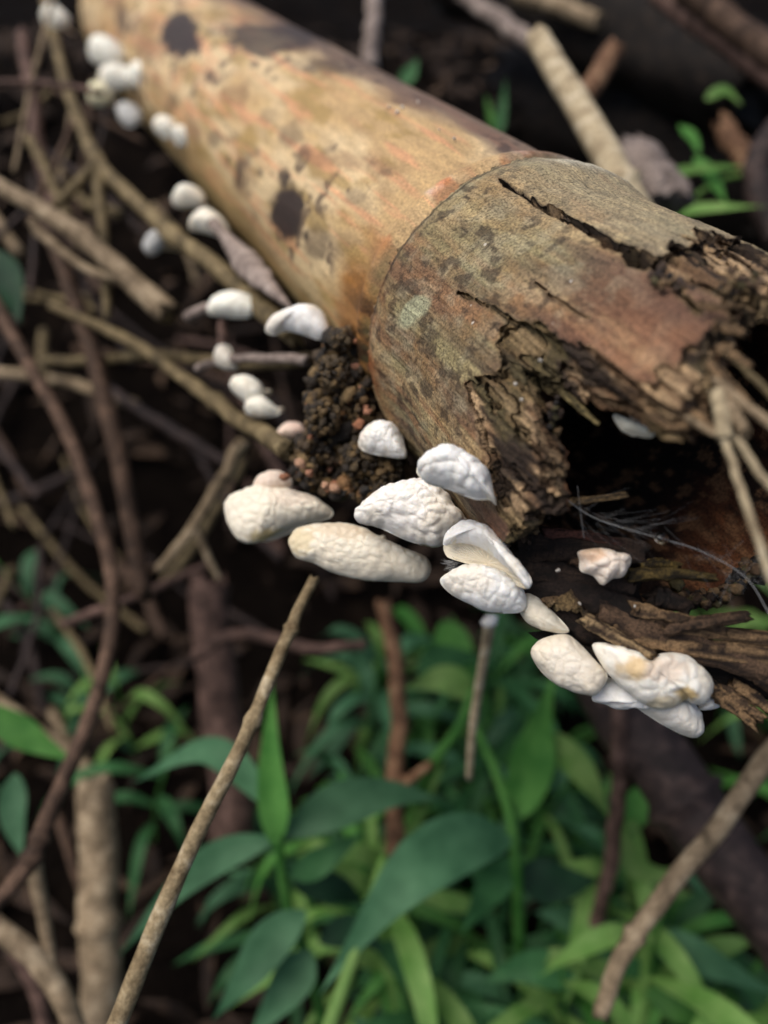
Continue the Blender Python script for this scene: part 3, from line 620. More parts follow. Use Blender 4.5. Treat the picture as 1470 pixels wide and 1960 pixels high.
mushroom([(848, 1042), (856, 1018), (876, 1003), (905, 999), (938, 1012), (966, 1040), (990, 1075), (1012, 1098), (1017, 1115), (1008, 1125), (985, 1098), (950, 1068), (915, 1046), (880, 1038)], 3.92, nrm(.75, .45, -.35), .10, 'white mushroom tilted up so its pale hollow underside shows', apex=(925, 1030), under=([(849, 1044), (876, 1034), (915, 1042), (955, 1066), (1000, 1112), (1010, 1124), (980, 1118), (935, 1092), (885, 1078), (856, 1066)], 3.97, nrm(.1, .8, -.5), -.05), seed=105, cell=.06, amp=.010, col=WHT)
mushroom([(842, 1112), (856, 1096), (885, 1086), (920, 1084), (960, 1096), (992, 1118), (1006, 1138), (1007, 1162), (988, 1173), (940, 1170), (900, 1156), (862, 1136)], 3.98, nrm(.5, .75, -.1), .15, 'white wrinkled mushroom cap tucked right beneath the upturned cap', apex=(925, 1110), seed=106, cell=.055, amp=.012, col=WHT)
mushroom([(996, 1140), (1020, 1138), (1052, 1165), (1088, 1205), (1070, 1212), (1035, 1204), (1008, 1190), (996, 1168)], 3.98, nrm(.2, .8, -.5), .08, 'shaded white mushroom half hidden behind the edge of the cane', seed=107, cell=.06, amp=.006, col=(222, 216, 200))
mushroom([(1016, 1252), (1026, 1230), (1050, 1218), (1084, 1214), (1110, 1232), (1138, 1262), (1162, 1290), (1156, 1312), (1136, 1330), (1104, 1324), (1068, 1312), (1036, 1286)], 3.88, nrm(.3, .85, -.3), .13, 'oval pale grey-white mushroom beside the stained lobed mushroom', apex=(1085, 1255), seed=108, cell=.06, amp=.009, col=(228, 220, 206))
mushroom([(1134, 1236), (1158, 1230), (1196, 1243), (1233, 1262), (1270, 1250), (1304, 1253), (1340, 1276), (1362, 1298), (1364, 1325), (1345, 1348), (1325, 1346), (1311, 1338), (1296, 1350), (1268, 1358), (1232, 1347), (1192, 1316), (1160, 1284)], 3.80, nrm(.42, .8, -.05), .17, 'large lobed white mushroom with tan stains at the lower splintered edge', apex=(1235, 1285), seed=109, cell=.075, amp=.012, col=(242, 238, 228), stain=[(1210, 1278, 36, 22, (208, 176, 120), .8), (1278, 1282, 44, 24, (216, 198, 180), .8), (1316, 1330, 24, 16, (200, 172, 116), .9), (1270, 1345, 50, 12, (220, 198, 150), .6)], thick=.035)
mushroom([(1134, 1340), (1142, 1312), (1166, 1296), (1200, 1318), (1250, 1345), (1300, 1338), (1325, 1345), (1344, 1368), (1347, 1396), (1332, 1412), (1306, 1406), (1270, 1388), (1238, 1368), (1212, 1352), (1184, 1358), (1158, 1348)], 3.92, nrm(.42, .8, 0), .13, 'white wavy mushroom cap hanging below the stained lobed mushroom', apex=(1265, 1350), seed=110, cell=.06, amp=.010, col=WHT)
mushroom([(1338, 1358), (1346, 1338), (1364, 1326), (1377, 1340), (1374, 1352), (1356, 1358)], 3.98, nrm(.3, .85, .1), .05, 'little white mushroom lobe peeping out behind the stained lobed mushroom', seed=111, amp=.005, col=WHT)
mushroom([(1107, 1056), (1128, 1050), (1154, 1049), (1182, 1058), (1206, 1066), (1204, 1084), (1192, 1104), (1172, 1108), (1153, 1119), (1136, 1102), (1112, 1092), (1110, 1072)], 3.78, nrm(.35, .85, .1), .10, 'pinkish-white angular mushroom growing on the black wood strip', seed=112, cell=.06, amp=.016, col=(240, 226, 212), stain=[(1135, 1060, 26, 14, (226, 186, 150), .7)])
mushroom([(1173, 796), (1182, 793), (1202, 805), (1225, 817), (1250, 820), (1253, 830), (1245, 838), (1214, 833), (1190, 823)], 3.42, nrm(.2, .8, -.2), .05, 'pale mushroom sliver hanging under the torn panel in the dark hollow', stem_to=at(1215, 790, 3.4), seed=113, amp=.003, col=(226, 228, 214))
mushroom([(428, 972), (440, 952), (468, 938), (505, 932), (555, 938), (600, 952), (634, 974), (632, 990), (600, 1000), (560, 1006), (520, 1024), (492, 1038), (462, 1036), (440, 1012)], 5.25, nrm(.5, .75, -.2), .17, 'soft-edged cream mushroom cap jutting out left below the soil clump', apex=(540, 965), under=([(472, 1036), (500, 1028), (560, 1003), (590, 1000), (550, 1022), (510, 1036)], 5.27, nrm(0, .9, -.2), -.03), seed=114, cell=.07, amp=.014, col=CRM, stain=[(520, 1026, 40, 16, (196, 172, 110), .8), (560, 950, 60, 20, (206, 186, 168), .5)])
mushroom([(486, 934), (492, 914), (515, 903), (545, 905), (560, 925), (540, 942), (505, 946)], 5.3, nrm(.5, .75, 0), .09, 'small pinkish-cream mushroom lobe on top of the soft-edged cream cap', seed=115, amp=.005, col=(226, 208, 192))
mushroom([(507, 632), (516, 618), (545, 602), (578, 591), (612, 594), (626, 616), (629, 640), (612, 650), (585, 642), (550, 634), (522, 641)], 5.55, nrm(.55, .7, -.2), .14, 'white hooded mushroom by the cane, topmost beside the soil clump', apex=(585, 612), seed=116, cell=.07, amp=.006, col=WHT)
MW = [
 ([(398, 600), (405, 575), (435, 562), (465, 560), (490, 574), (492, 598), (470, 608), (430, 606)], 6.9, .14, 'blurred white mushroom pair of humps over a whitish twig'),
 ([(440, 742), (448, 724), (472, 719), (498, 732), (506, 758), (490, 772), (466, 766)], 6.2, .12, 'rounded white mushroom touching a lower twin among the twigs'),
 ([(468, 786), (474, 766), (500, 758), (522, 772), (536, 790), (512, 798), (484, 796)], 6.15, .10, 'white mushroom just under its rounded twin among the twigs'),
 ([(330, 388), (340, 368), (362, 358), (388, 368), (392, 388), (372, 396), (345, 398)], 7.9, .15, 'white mushroom at the top of a grey bark flap along the cane'),
 ([(362, 438), (372, 416), (402, 404), (428, 420), (440, 448), (420, 452), (388, 444)], 7.6, .15, 'white mushroom sitting on the grey bark flap along the cane'),
 ([(294, 248), (304, 232), (326, 229), (344, 242), (340, 260), (316, 265)], 8.9, .16, 'small round white mushroom, larger of two beads on the cane flank'),
 ([(332, 266), (342, 250), (364, 249), (375, 264), (364, 278), (342, 279)], 8.6, .14, 'small round white mushroom, smaller of two beads on the cane flank'),
 ([(190, 148), (206, 134), (236, 134), (262, 140), (262, 162), (232, 170), (200, 168)], 10.6, .2, 'white mushroom in the middle of the far knot of mushrooms'),
 ([(250, 150), (262, 130), (286, 128), (300, 145), (292, 164), (266, 168)], 10.5, .2, 'white mushroom at the cane side of the far knot of mushrooms'),
 ([(170, 190), (182, 168), (208, 166), (226, 178), (206, 198), (180, 202)], 10.7, .18, 'yellowish white mushroom at the bottom of the far knot of mushrooms'),
 ([(172, 112), (182, 86), (206, 77), (232, 90), (242, 112), (222, 128), (192, 126)], 11.0, .24, 'large white mushroom standing just above the far knot of mushrooms'),
 ([(82, 44), (90, 24), (112, 18), (132, 32), (130, 48), (106, 54)], 12.3, .22, 'faint white mushroom on a twig at the far end of the cane'),
 ([(275, 478), (285, 455), (310, 442), (328, 450), (318, 470), (292, 488)], 8.2, .12, 'dim bluish white mushroom beside the olive branch'),
 ([(525, 838), (540, 815), (570, 808), (585, 824), (568, 838), (545, 842)], 5.9, .09, 'small pinkish mushroom where the olive twig meets the soil clump'),
 ([(410, 690), (420, 664), (436, 660), (448, 680), (455, 704), (430, 706)], 6.6, .09, 'dull white mushroom scrap on the whitish twig'),
 ([(222, 210), (236, 198), (258, 202), (272, 222), (258, 240), (236, 238)], 10.4, .12, 'dim greyish mushroom hanging under the far knot of mushrooms'),
]
for q_, (o_, d_, h_, l_) in enumerate(MW):
    c_ = (240, 238, 226) if 'yellow' not in l_ else (232, 226, 190)
    if 'pink' in l_: c_ = (222, 196, 182)
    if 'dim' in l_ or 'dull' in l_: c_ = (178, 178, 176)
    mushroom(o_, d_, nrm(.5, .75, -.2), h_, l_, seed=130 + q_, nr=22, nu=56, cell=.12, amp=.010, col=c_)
# tiny white fuzz of mycelium under the upturned cap
fz = []
for q_ in range(70):
    p0 = at(862 + RNG.uniform(-4, 22), 1078 + RNG.uniform(-6, 12), 4.06); p1 = p0 + unit(nrm(0, .5, -1) + RNG.normal(0, .5, 3)) * RNG.uniform(.02, .06)
    fz.append(tube(np.array([p0, (p0 + p1) / 2 + RNG.normal(0, .004, 3), p1]), .0011, 4, caps=False))
V, F = join(fz); tag(mk('mycelium_fuzz', V, F, M_SILK), 'tuft of fine white fuzz under the upturned mushroom', 'fungus fuzz', kind='stuff')

# ------------------------------------------------------------------ twigs and branches
def deeper(pts): return [(x, y, 5 + (d - 5) * 1.6 if d > 5.5 else d) for x, y, d in pts] if min(p[1] for p in pts) > 550 else list(pts)
def twig(pts, rpx, mat, label, name='twig', cat='twig', nodes=(), rough=.22, seed=None, sides=12, side=None, group=None, end=1., rag=.5, near=False):
    """pts: (x, y, depth) points, rpx: radius in photograph pixels at the start; a real tapering rod with swollen joints"""
    pts = list(pts) if near else deeper(pts); seed = seed if seed is not None else len(bpy.data.objects); n = max(24, 12 * len(pts))
    P = spline([at(*p) for p in pts], n); s = np.linspace(0, 1, n); r0 = rpx * (.8 if max(p[0] for p in pts) < 640 and 7 < rpx < 20 and pts[0][2] > 5.5 else 1) * pts[0][2] / FPX
    P = P + (fbm(P3(s[:, None] * 9, np.arange(3)[None] * 7.7, seed), seed, 2) - .5) * r0 * (.55 if rpx < 18 else .3)
    r = r0 * (1 + (end - 1) * s)
    for k in nodes: r = r * (1 + .38 * np.exp(-((s - k) / .012) ** 2)) 
    V, F = tube(P, r, sides, rough, seed, rag=rag)
    if not side: return tag(mk(name, V, F, TW[mat]), label, cat, group)
    root = empty(name, P[0]); st_ = mk('stem', V, F, TW[mat], root)
    for sp_, sr in side:
        sp_ = deeper(sp_) if pts[0][1] > 550 and not near else sp_
        p = spline([at(*q) for q in sp_], 20); v, f = tube(p, np.linspace(1, .6, 20) * sr * sp_[0][2] / FPX, 8, rough, seed + 1, rag=rag); mk('side_shoot', v, f, TW[mat], st_)
    return tag(root, label, cat, group)
twig([(602, 1106, 5.15), (572, 1165, 5.1), (540, 1240, 5.05), (490, 1360, 4.95), (428, 1492, 4.85), (370, 1610, 4.8), (300, 1770, 4.75), (215, 1985, 4.7)], 10, 'straw', 'long straight pale twig slanting down from the cream mushroom', nodes=(.22, .45), end=1.75, rough=.12, seed=4)
twig([(-20, 560, 7.6), (50, 690, 7.4), (130, 830, 7.2), (190, 1000, 7.0), (216, 1120, 6.9), (206, 1250, 6.7), (160, 1400, 6.5), (90, 1560, 6.2), (55, 1645, 6.1), (-30, 1760, 6.0)], 15, 'brown', 'long brown twig bowing in a wide arc beside the bare cane stub', nodes=(.83, .88), end=1.05)
twig([(84, -10, 13), (102, 60, 12.3), (128, 165, 11.2), (182, 300, 9.6), (260, 385, 8.6), (335, 452, 7.9), (405, 505, 7.4), (490, 580, 6.9), (560, 640, 6.4)], 10, 'olive', 'olive branch running alongside the cane under its mushrooms', nodes=(.38, .62), end=1.35,
     side=[([(188, 312, 9.4), (150, 350, 9.2), (104, 396, 9.0)], 14), ([(188, 315, 9.4), (192, 390, 9.1), (200, 470, 8.9), (206, 610, 8.7)], 13)])
twig([(-20, 345, 9.4), (60, 388, 9.0), (120, 425, 8.8), (200, 490, 8.5), (262, 545, 8.3), (325, 598, 8.1)], 17, 'tan', 'thick tan broken twig with a split pale end crossing the tangle', end=1.5, nodes=(.5,))
twig([(62, 425, 9.0), (75, 448, 8.95), (130, 490, 8.8), (190, 525, 8.6), (262, 540, 8.4)], 11, 'tan', 'tan twig bent in a hook under the thick broken twig')
twig([(150, 215, 10.5), (112, 300, 10.2), (80, 370, 10), (55, 430, 9.8)], 8, 'brown', 'thin brown twig leaning across behind the hooked twig')
twig([(40, 60, 12), (62, 180, 11.6), (80, 310, 11.2), (130, 480, 10.6)], 16, 'mauve', 'reddish brown stalk upright at the far end of the tangle')
twig([(90, 430, 9.8), (150, 590, 9.4), (190, 720, 9.2), (232, 900, 9.0), (275, 1140, 8.8)], 19, 'brown', 'blurred brown stalk descending behind the olive twig')
twig([(100, 585, 7.9), (250, 655, 7.2), (350, 722, 6.7), (430, 785, 6.2), (490, 822, 5.8), (550, 862, 5.45)], 11, 'olive', 'olive twig slanting from the tangle into the soil clump', nodes=(.55,), end=1.35)
twig([(90, 692, 8.2), (190, 690, 7.8), (300, 680, 7.4), (440, 696, 6.9), (600, 690, 6.2)], 12, 'olive', 'horizontal olive twig crossing behind the slanting twig')
twig([(380, 704, 6.8), (430, 690, 6.6), (520, 686, 6.2), (590, 690, 5.9)], 11, 'grey', 'whitish rotten twig lying beneath the topmost hooded mushroom', near=True)
twig([(360, 608, 7.1), (395, 590, 7.0), (440, 590, 6.9)], 14, 'grey', 'short whitish stick under the blurred pair of humps', near=True)
twig([(425, 600, 7.0), (425, 640, 6.9), (432, 690, 6.8)], 12, 'mauve', 'short pinkish upright stick below the blurred pair of humps', near=True)
twig([(465, 845, 7.0), (420, 925, 7.1), (370, 1005, 7.2), (305, 1092, 7.3)], 17, 'tan', 'dry tan stick slanting down below the olive twig', end=.7, side=[([(372, 1002, 7.2), (395, 1060, 7.25), (420, 1110, 7.3)], 9)])
twig([(125, 1195, 7.6), (200, 1165, 7.6), (290, 1128, 7.7), (400, 1080, 7.8)], 13, 'mauve', 'pinkish brown twig crossing behind the wide arc twig', end=.7)
twig([(375, 1255, 7.9), (440, 1218, 7.8), (500, 1216, 7.7), (590, 1240, 7.6), (700, 1235, 7.6)], 13, 'mauve', 'reddish curved twig behind the long pale twig', end=.8)
twig([(400, 1100, 8.6), (415, 1300, 8.6), (440, 1480, 8.6), (450, 1640, 8.7)], 40, 'mauve', 'broad purplish dead stalk standing behind the long pale twig', name='dead_stalk', cat='stalk', end=1.1)
twig([(182, 1500, 8.1), (188, 1700, 8.0), (196, 1985, 7.9)], 36, 'tan', 'bare cream cane stub standing upright in the undergrowth', name='cane_stub', cat='cane stub', nodes=(.62,), rough=.03, end=1.05)
twig([(-20, 1765, 6.6), (50, 1815, 6.6), (110, 1890, 6.6), (150, 1990, 6.6)], 20, 'tan', 'tan forked stick beside the foot of the cane stub', side=[([(60, 1640, 6.7), (80, 1740, 6.7), (105, 1880, 6.6)], 17)])
twig([(110, 1560, 8.5), (140, 1650, 8.4), (180, 1760, 8.4), (240, 1900, 8.3)], 12, 'brown', 'thin brown twig leaning behind the cane stub')
twig([(30, 1820, 7.4), (70, 1900, 7.4), (90, 1985, 7.4)], 18, 'mauve', 'short reddish stick below the tan forked stick')
twig([(716, -15, 13), (714, 50, 12.9), (706, 130, 12.8)], 15, 'grey', 'grey upright stalk rising behind the cane top')
twig([(735, 1150, 8.2), (760, 1290, 8.1), (762, 1420, 8.0), (756, 1540, 7.9), (755, 1692, 7.8)], 15, 'rust', 'dry brown stalk hanging straight amid the green leaves', end=1.15, nodes=(.66,), side=[([(757, 1512, 7.9), (790, 1488, 7.9), (826, 1462, 7.95)], 12)])
twig([(1186, 1330, 7.2), (1184, 1440, 7.3), (1178, 1560, 7.5), (1160, 1690, 7.7), (1118, 1850, 8.0)], 17, 'mauve', 'dull brown stalk dropping below the white wavy mushroom', end=.9)
twig([(1500, 1415, 6.2), (1440, 1490, 6.2), (1370, 1590, 6.2), (1280, 1700, 6.2), (1195, 1820, 6.2), (1150, 1935, 6.2)], 20, 'tan', 'tan twig leaning across the dark smooth branch', end=.85, nodes=(.75,), rough=.12)
twig([(1150, 1290, 7.6), (1225, 1410, 7.4), (1330, 1560, 7.1), (1440, 1700, 6.9), (1560, 1850, 6.7)], 60, 'dark', 'thick dark purplish branch lying among the green leaves', name='fallen_branch', cat='branch', rough=.08, sides=24, nodes=(.45,))
twig([(1028, 72, 9.2), (1068, 140, 8.9), (1112, 215, 8.5), (1165, 305, 8.1), (1225, 415, 7.9), (1310, 560, 8.3)], 23, 'pale', 'cut pale stick poking up behind the cane node', end=1.2, rough=.03, sides=16, nodes=(.7,))
twig([(1175, 95, 11), (1150, 140, 10.8), (1118, 190, 10.6)], 20, 'rust', 'short reddish brown stub behind the cut pale stick')
twig([(890, -10, 15), (950, 35, 14.6), (1030, 88, 14)], 15, 'grey', 'thin grey stick slanting above the cut pale stick')
twig([(985, -12, 15), (1060, 8, 14.8), (1150, 42, 14.5)], 19, 'tan', 'tan dead stick lying along the rotten log', end=.8)
twig([(880, -60, 17), (1060, 20, 16), (1270, 100, 14.8), (1460, 190, 13.6)], 75, 'black', 'large blackish rotten log lying across behind the cane', name='rotten_log', cat='log', rough=.25, sides=28)
twig([(1000, 200, 19), (1200, 250, 17), (1400, 330, 15.5), (1560, 380, 14.5)], 90, 'black', 'second blackish log in the shade under the first log', name='rotten_log', cat='log', rough=.25, sides=28)
twig([(1250, -20, 12.5), (1330, 40, 12.2), (1400, 92, 12), (1500, 165, 11.6)], 20, 'mauve', 'mauve stick resting on the large rotten log')
twig([(1310, -25, 12), (1390, 35, 11.8), (1500, 120, 11.5)], 26, 'brown', 'stout brown stick next to the mauve stick')
twig([(1500, 225, 10.5), (1455, 300, 10.4), (1452, 380, 10.3), (1490, 460, 10.2)], 24, 'dark', 'dark bent branch at the edge of the undergrowth behind the torn strip', name='bent_branch', cat='branch')
twig([(1380, 240, 11.5), (1405, 275, 11.4), (1440, 330, 11.3)], 20, 'rust', 'short reddish stick in front of the second log')
twig([(1195, 300, 9.4), (1232, 335, 9.2), (1275, 385, 9.0)], 46, 'grey', 'pale blurred chunk of dead wood at the foot of the cut pale stick', name='wood_chunk', cat='wood', rough=.3, sides=18)
# pale stalk with a round white mushroom head
pr = empty('pin_mushroom', at(902, 1480, 7.4)); p = spline([at(*q) for q in [(938, 1188, 6.4), (928, 1250, 6.6), (914, 1330, 6.9), (904, 1400, 7.1), (898, 1490, 7.4)]], 30)
v, f = tube(p, np.linspace(11, 8, 30) * 6.6 / FPX, 10, .2, 3); mk('stem', v, f, TW['pale'], pr)
v, f, _ = blobs([at(939, 1188, 6.35)], [17 * 6.35 / FPX], 4); mk('cap', v, f, M_MUSH, pr, attrs={'col': np.tile(lin(236, 232, 226), (len(v), 1))})
tag(pr, 'thin upright mushroom with a round white head below the tucked cap', 'mushroom')
# grey bark flap along the cane's flank
P = spline([at(x, y, d) for x, y, d in [(402, 418, 7.5), (438, 462, 7.2), (478, 510, 6.8), (515, 548, 6.5), (560, 592, 6.2)]], 40); s = np.linspace(0, 1, 40)
sd = unit(np.cross(np.gradient(P, axis=0), TOCAM)); wd = (.085 * np.sin(np.pi * np.clip(s, .2, 1)) ** 1.3 + .012) * (1 + .8 * (fbm(P3(s * 14, 0, 0), 3, 3) - .5))
V = np.stack([P - sd * wd[:, None] * k + TOCAM * (.05 * (1 - k * k)) for k in (-1, -.5, 0, .5, 1)] + [P - sd * wd[:, None] * k + TOCAM * (.05 * (1 - k * k) - .03) for k in (1, .5, 0, -.5, -1)], 1)
tag(mk('bark_flap', V.reshape(-1, 3), grid_faces(40, 10, True), TW['grey']), 'curled grey strip of bark peeling along the lower flank of the cane', 'bark strip')
# dry straws at the broken end
SL = [([(1374, 750, 2.95), (1380, 790, 2.92), (1388, 838, 2.9)], 15, 'pale', 'thick pale straw sheath at the torn end of the panel'),
      ([(1386, 838, 2.9), (1410, 910, 2.86), (1440, 1000, 2.82), (1485, 1130, 2.78)], 8, 'pale', 'thin pale straw hanging in front of the dark hollow'),
      ([(1408, 838, 2.9), (1440, 885, 2.87), (1500, 965, 2.82)], 8, 'pale', 'thin straw slanting away next to the thick sheath'),
      ([(1368, 728, 2.96), (1400, 755, 2.93), (1445, 790, 2.9), (1500, 830, 2.86)], 10, 'tan', 'tan straw leaving the torn panel sideways'),
      ([(1388, 672, 2.98), (1430, 710, 2.94), (1500, 782, 2.88)], 7, 'olive', 'greenish thin straw above the tan straw'),
      ([(1390, 770, 2.93), (1410, 800, 2.91), (1425, 832, 2.9)], 13, 'tan', 'stubby tan straw piece beside the thick sheath'),
      ([(1318, 800, 3.0), (1345, 818, 2.97), (1376, 832, 2.93)], 8, 'tan', 'short straw joining the underside of the torn panel')]
for q_, (p_, r_, m_, l_) in enumerate(SL): twig(p_, r_, m_, l_, near=True, name='straw', cat='straw', rough=.08, seed=300 + q_, sides=10)

# ------------------------------------------------------------------ green plants
def blade(P, W, facing, seed=0, fold=.22, rows=26, tipw=.0):
    P = spline(P, rows); s = np.linspace(0, 1, rows); T_ = unit(np.gradient(P, axis=0))
    sd = unit(np.cross(T_, np.broadcast_to(facing, T_.shape))); nr = np.cross(sd, T_)
    wv = W * .5 * (np.sin(np.pi * np.clip(s, 0, 1) ** .72) ** 1.15 * 1.0 + .10 * (1 - s) ** 3); wv[-1] = W * .004
    k = np.array([-1, -.5, 0, .5, 1.]); rip = .06 * W * np.sin(s * 14 + seed)
    V = P[:, None] + sd[:, None] * (wv[:, None] * k[None])[..., None] + nr[:, None] * ((np.abs(k)[None] * wv[:, None]) * fold + rip[:, None] * k[None] * .6)[..., None]
    vein = np.broadcast_to(k[None], (rows, 5)).reshape(-1)
    return V.reshape(-1, 3), grid_faces(rows, 5), {'vein': vein}
def plant(stems, leaves, label, name='grass_plant', group=None, cat='grass plant'):
    stems = [(deeper(p), r_, m_) for p, r_, m_ in stems]; leaves = [(deeper(p), w_, m_, f_) for p, w_, m_, f_ in leaves]
    o0 = at(*stems[0][0][-1]) if stems else at(*leaves[0][0][0]); root = empty(name, o0)
    for pts, r_, m_ in stems:
        p = spline([at(*q) for q in pts], 30); v, f = tube(p, np.linspace(.8, 1.1, 30) * r_ * pts[0][2] / FPX, 8); mk('stem', v, f, LF[m_], root)
    for q_, (pts, w_, m_, fc) in enumerate(leaves):
        v, f, a_ = blade([at(*q) for q in pts], w_ * np.mean([q[2] for q in pts]) / FPX * .92, nrm(*fc), q_ + len(bpy.data.objects)); mk('leaf', v, f, LF[m_], root, attrs=a_)
    return tag(root, label, cat, group)
FC = (.6, .7, 0)
plant([([(532, 1600, 7.0), (548, 1720, 7.1), (592, 1850, 7.3), (625, 1990, 7.5)], 11, 'bright')],
      [([(532, 1625, 7.0), (522, 1540, 7.0), (516, 1440, 7.1), (522, 1285, 7.3)], 62, 'bright', (.3, .8, .4)), ([(520, 1545, 7.1), (440, 1455, 7.2), (370, 1440, 7.3), (250, 1500, 7.4)], 62, 'blue', FC),
       ([(525, 1605, 7.1), (420, 1640, 7.1), (330, 1710, 7.1), (226, 1830, 7.1)], 66, 'blue', FC), ([(548, 1598, 7.1), (640, 1545, 7.2), (740, 1520, 7.3), (850, 1530, 7.4)], 88, 'blue', FC),
       ([(555, 1680, 7.2), (620, 1645, 7.3), (700, 1590, 7.4)], 56, 'deep', FC), ([(585, 1745, 7.1), (520, 1800, 7.0), (470, 1870, 6.9), (405, 1955, 6.9)], 84, 'blue', FC),
       ([(596, 1820, 7.2), (550, 1890, 7.1), (470, 2000, 7.0)], 82, 'blue', FC), ([(610, 1800, 7.4), (680, 1780, 7.5), (740, 1830, 7.6)], 60, 'dull', FC), ([(560, 1690, 7.5), (640, 1700, 7.6), (700, 1730, 7.8)], 60, 'dull', FC)],
      'broad-leaved grass plant with an upright bright blade behind the long pale twig')
plant([([(905, 1380, 8.2), (958, 1500, 7.9), (985, 1620, 7.6), (992, 1760, 7.8), (1000, 1900, 8.4)], 11, 'bright')],
      [([(978, 1612, 7.4), (890, 1610, 7.2), (800, 1660, 7.0), (720, 1750, 6.9), (610, 1905, 6.8)], 122, 'blue', (.6, .75, -.1)), ([(990, 1670, 7.8), (1060, 1688, 7.8), (1150, 1685, 7.9)], 84, 'dull', FC),
       ([(985, 1570, 7.8), (1010, 1480, 7.9), (1030, 1400, 8.0), (1060, 1290, 8.2)], 96, 'bright', (.3, .8, .2)), ([(1040, 1400, 8.1), (1090, 1450, 8.0), (1130, 1500, 7.9), (1172, 1575, 7.9)], 62, 'lime', FC), ([(985, 1640, 7.6), (940, 1700, 7.7), (880, 1790, 7.9)], 64, 'deep', FC)],
      'grass plant with the widest blue-green leaf below the mushrooms')
plant([([(905, 1320, 8.2), (880, 1390, 8.1), (830, 1460, 8.0), (790, 1560, 8.4)], 11, 'bright'), ([(735, 1640, 7.3), (705, 1750, 7.0), (660, 1880, 6.8), (622, 1990, 6.7)], 13, 'lime')],
      [([(905, 1330, 8.3), (850, 1300, 8.3), (770, 1320, 8.4)], 62, 'lime', FC), ([(800, 1290, 8.8), (850, 1260, 8.9), (930, 1260, 9.0)], 60, 'deep', FC), ([(830, 1220, 9.2), (870, 1230, 9.2), (920, 1320, 9.0)], 70, 'bright', FC), ([(700, 1760, 7.0), (740, 1700, 7.0), (770, 1600, 7.1)], 46, 'deep', FC)],
      'grass plant with arching bright stems by the dry brown stalk')
plant([([(1190, 1560, 8.0), (1200, 1660, 8.1), (1230, 1800, 8.6)], 9, 'lime')],
      [([(1185, 1560, 7.8), (1196, 1640, 7.8), (1250, 1672, 7.8), (1320, 1665, 7.8)], 48, 'lime', FC), ([(1310, 1650, 7.8), (1350, 1685, 7.7), (1395, 1720, 7.6)], 56, 'blue', FC), ([(1180, 1600, 8.2), (1230, 1530, 8.3), (1270, 1480, 8.4)], 60, 'bright', FC)],
      'yellow-green curled grass plant beside the tan leaning twig')
plant([([(1240, 1770, 7.8), (1236, 1880, 7.8), (1232, 2000, 7.8)], 12, 'lime')],
      [([(1250, 1800, 7.8), (1330, 1830, 7.7), (1490, 1905, 7.6)], 74, 'blue', FC), ([(1110, 1880, 7.8), (1020, 1850, 7.8), (920, 1880, 7.8)], 70, 'deep', FC), ([(1240, 1790, 7.9), (1256, 1720, 8.0), (1280, 1660, 8.1)], 40, 'lime', FC), ([(1236, 1900, 7.7), (1320, 1930, 7.6), (1400, 2000, 7.5)], 70, 'bright', FC), ([(1160, 1790, 8.0), (1090, 1760, 8.0), (1020, 1745, 8.0)], 56, 'blue', FC)],
      'grass plant with long low leaves below the tan leaning twig')
plant([], [([(-60, 1340, 7.4), (30, 1395, 7.4), (80, 1425, 7.4), (150, 1462, 7.4)], 62, 'bright', FC), ([(30, 1480, 7.8), (25, 1560, 7.7), (45, 1650, 7.6)], 56, 'blue', (.2, .9, .2))], 'pair of green blades behind the wide arc twig', name='grass_tuft', cat='grass')
plant([([(1480, 330, 10.8), (1380, 345, 10.6), (1300, 400, 10.8)], 5, 'lime')], [([(1250, 342, 10.6), (1330, 325, 10.5), (1440, 318, 10.4)], 26, 'lime', FC), ([(1330, 300, 10.8), (1360, 340, 10.6), (1395, 400, 10.4)], 36, 'bright', FC), ([(1350, 190, 11.5), (1385, 175, 11.4), (1420, 200, 11.3)], 30, 'lime', FC), ([(1300, 240, 11.4), (1325, 265, 11.3), (1340, 300, 11.2)], 26, 'bright', FC), ([(1240, 420, 10.4), (1340, 400, 10.2), (1470, 395, 10.0)], 30, 'lime', FC)],
      'light green grass sprigs between the second log and the torn strip')
plant([], [([(950, 270, 12.4), (960, 215, 12.4), (968, 150, 12.4)], 22, 'deep', FC), ([(958, 270, 12.6), (940, 225, 12.6), (930, 180, 12.6)], 18, 'bright', FC), ([(770, 165, 13), (785, 140, 13), (800, 110, 13)], 34, 'deep', FC)], 'small green grass blades in the shade behind the cane', name='grass_tuft', cat='grass')
plant([], [([(-30, 480, 10), (10, 540, 9.8), (40, 620, 9.6)], 80, 'dull', (.2, .9, .3))], 'dark teal leaf half lost in shade beside the tangle', name='grass_tuft', cat='grass')

# filler plants: a handful of kinds, copied around the clearing below the cane
def proto_plant(seed):
    rg = np.random.default_rng(seed); h = rg.uniform(2.2, 3.6); parts = []
    lean = rg.normal(0, .5, 2); P = np.array([[0, 0, 0], [lean[0] * .3, lean[1] * .3, h * .5], [lean[0], lean[1], h]]); sp_ = spline(P, 20)
    v, f = tube(sp_, np.linspace(.035, .02, 20), 6); parts.append(('stem', v, f, None))
    for q_ in range(rg.integers(6, 9)):
        b0 = sp_[int(5 + 14 * q_ / 8)]; az = q_ * 2.4 + rg.uniform(-.5, .5); ln = rg.uniform(1.0, 2.1); dr = np.array([np.cos(az), np.sin(az), 0])
        pts = np.array([b0, b0 + dr * ln * .4 + UP * ln * rg.uniform(.2, .45), b0 + dr * ln * .8 + UP * ln * rg.uniform(.05, .4), b0 + dr * ln * 1.1 - UP * ln * rg.uniform(-.1, .35)])
        v, f, a_ = blade(pts, rg.uniform(.16, .30), UP, q_, rows=12); parts.append(('leaf', v, f, a_))
    return parts
PROTO = []
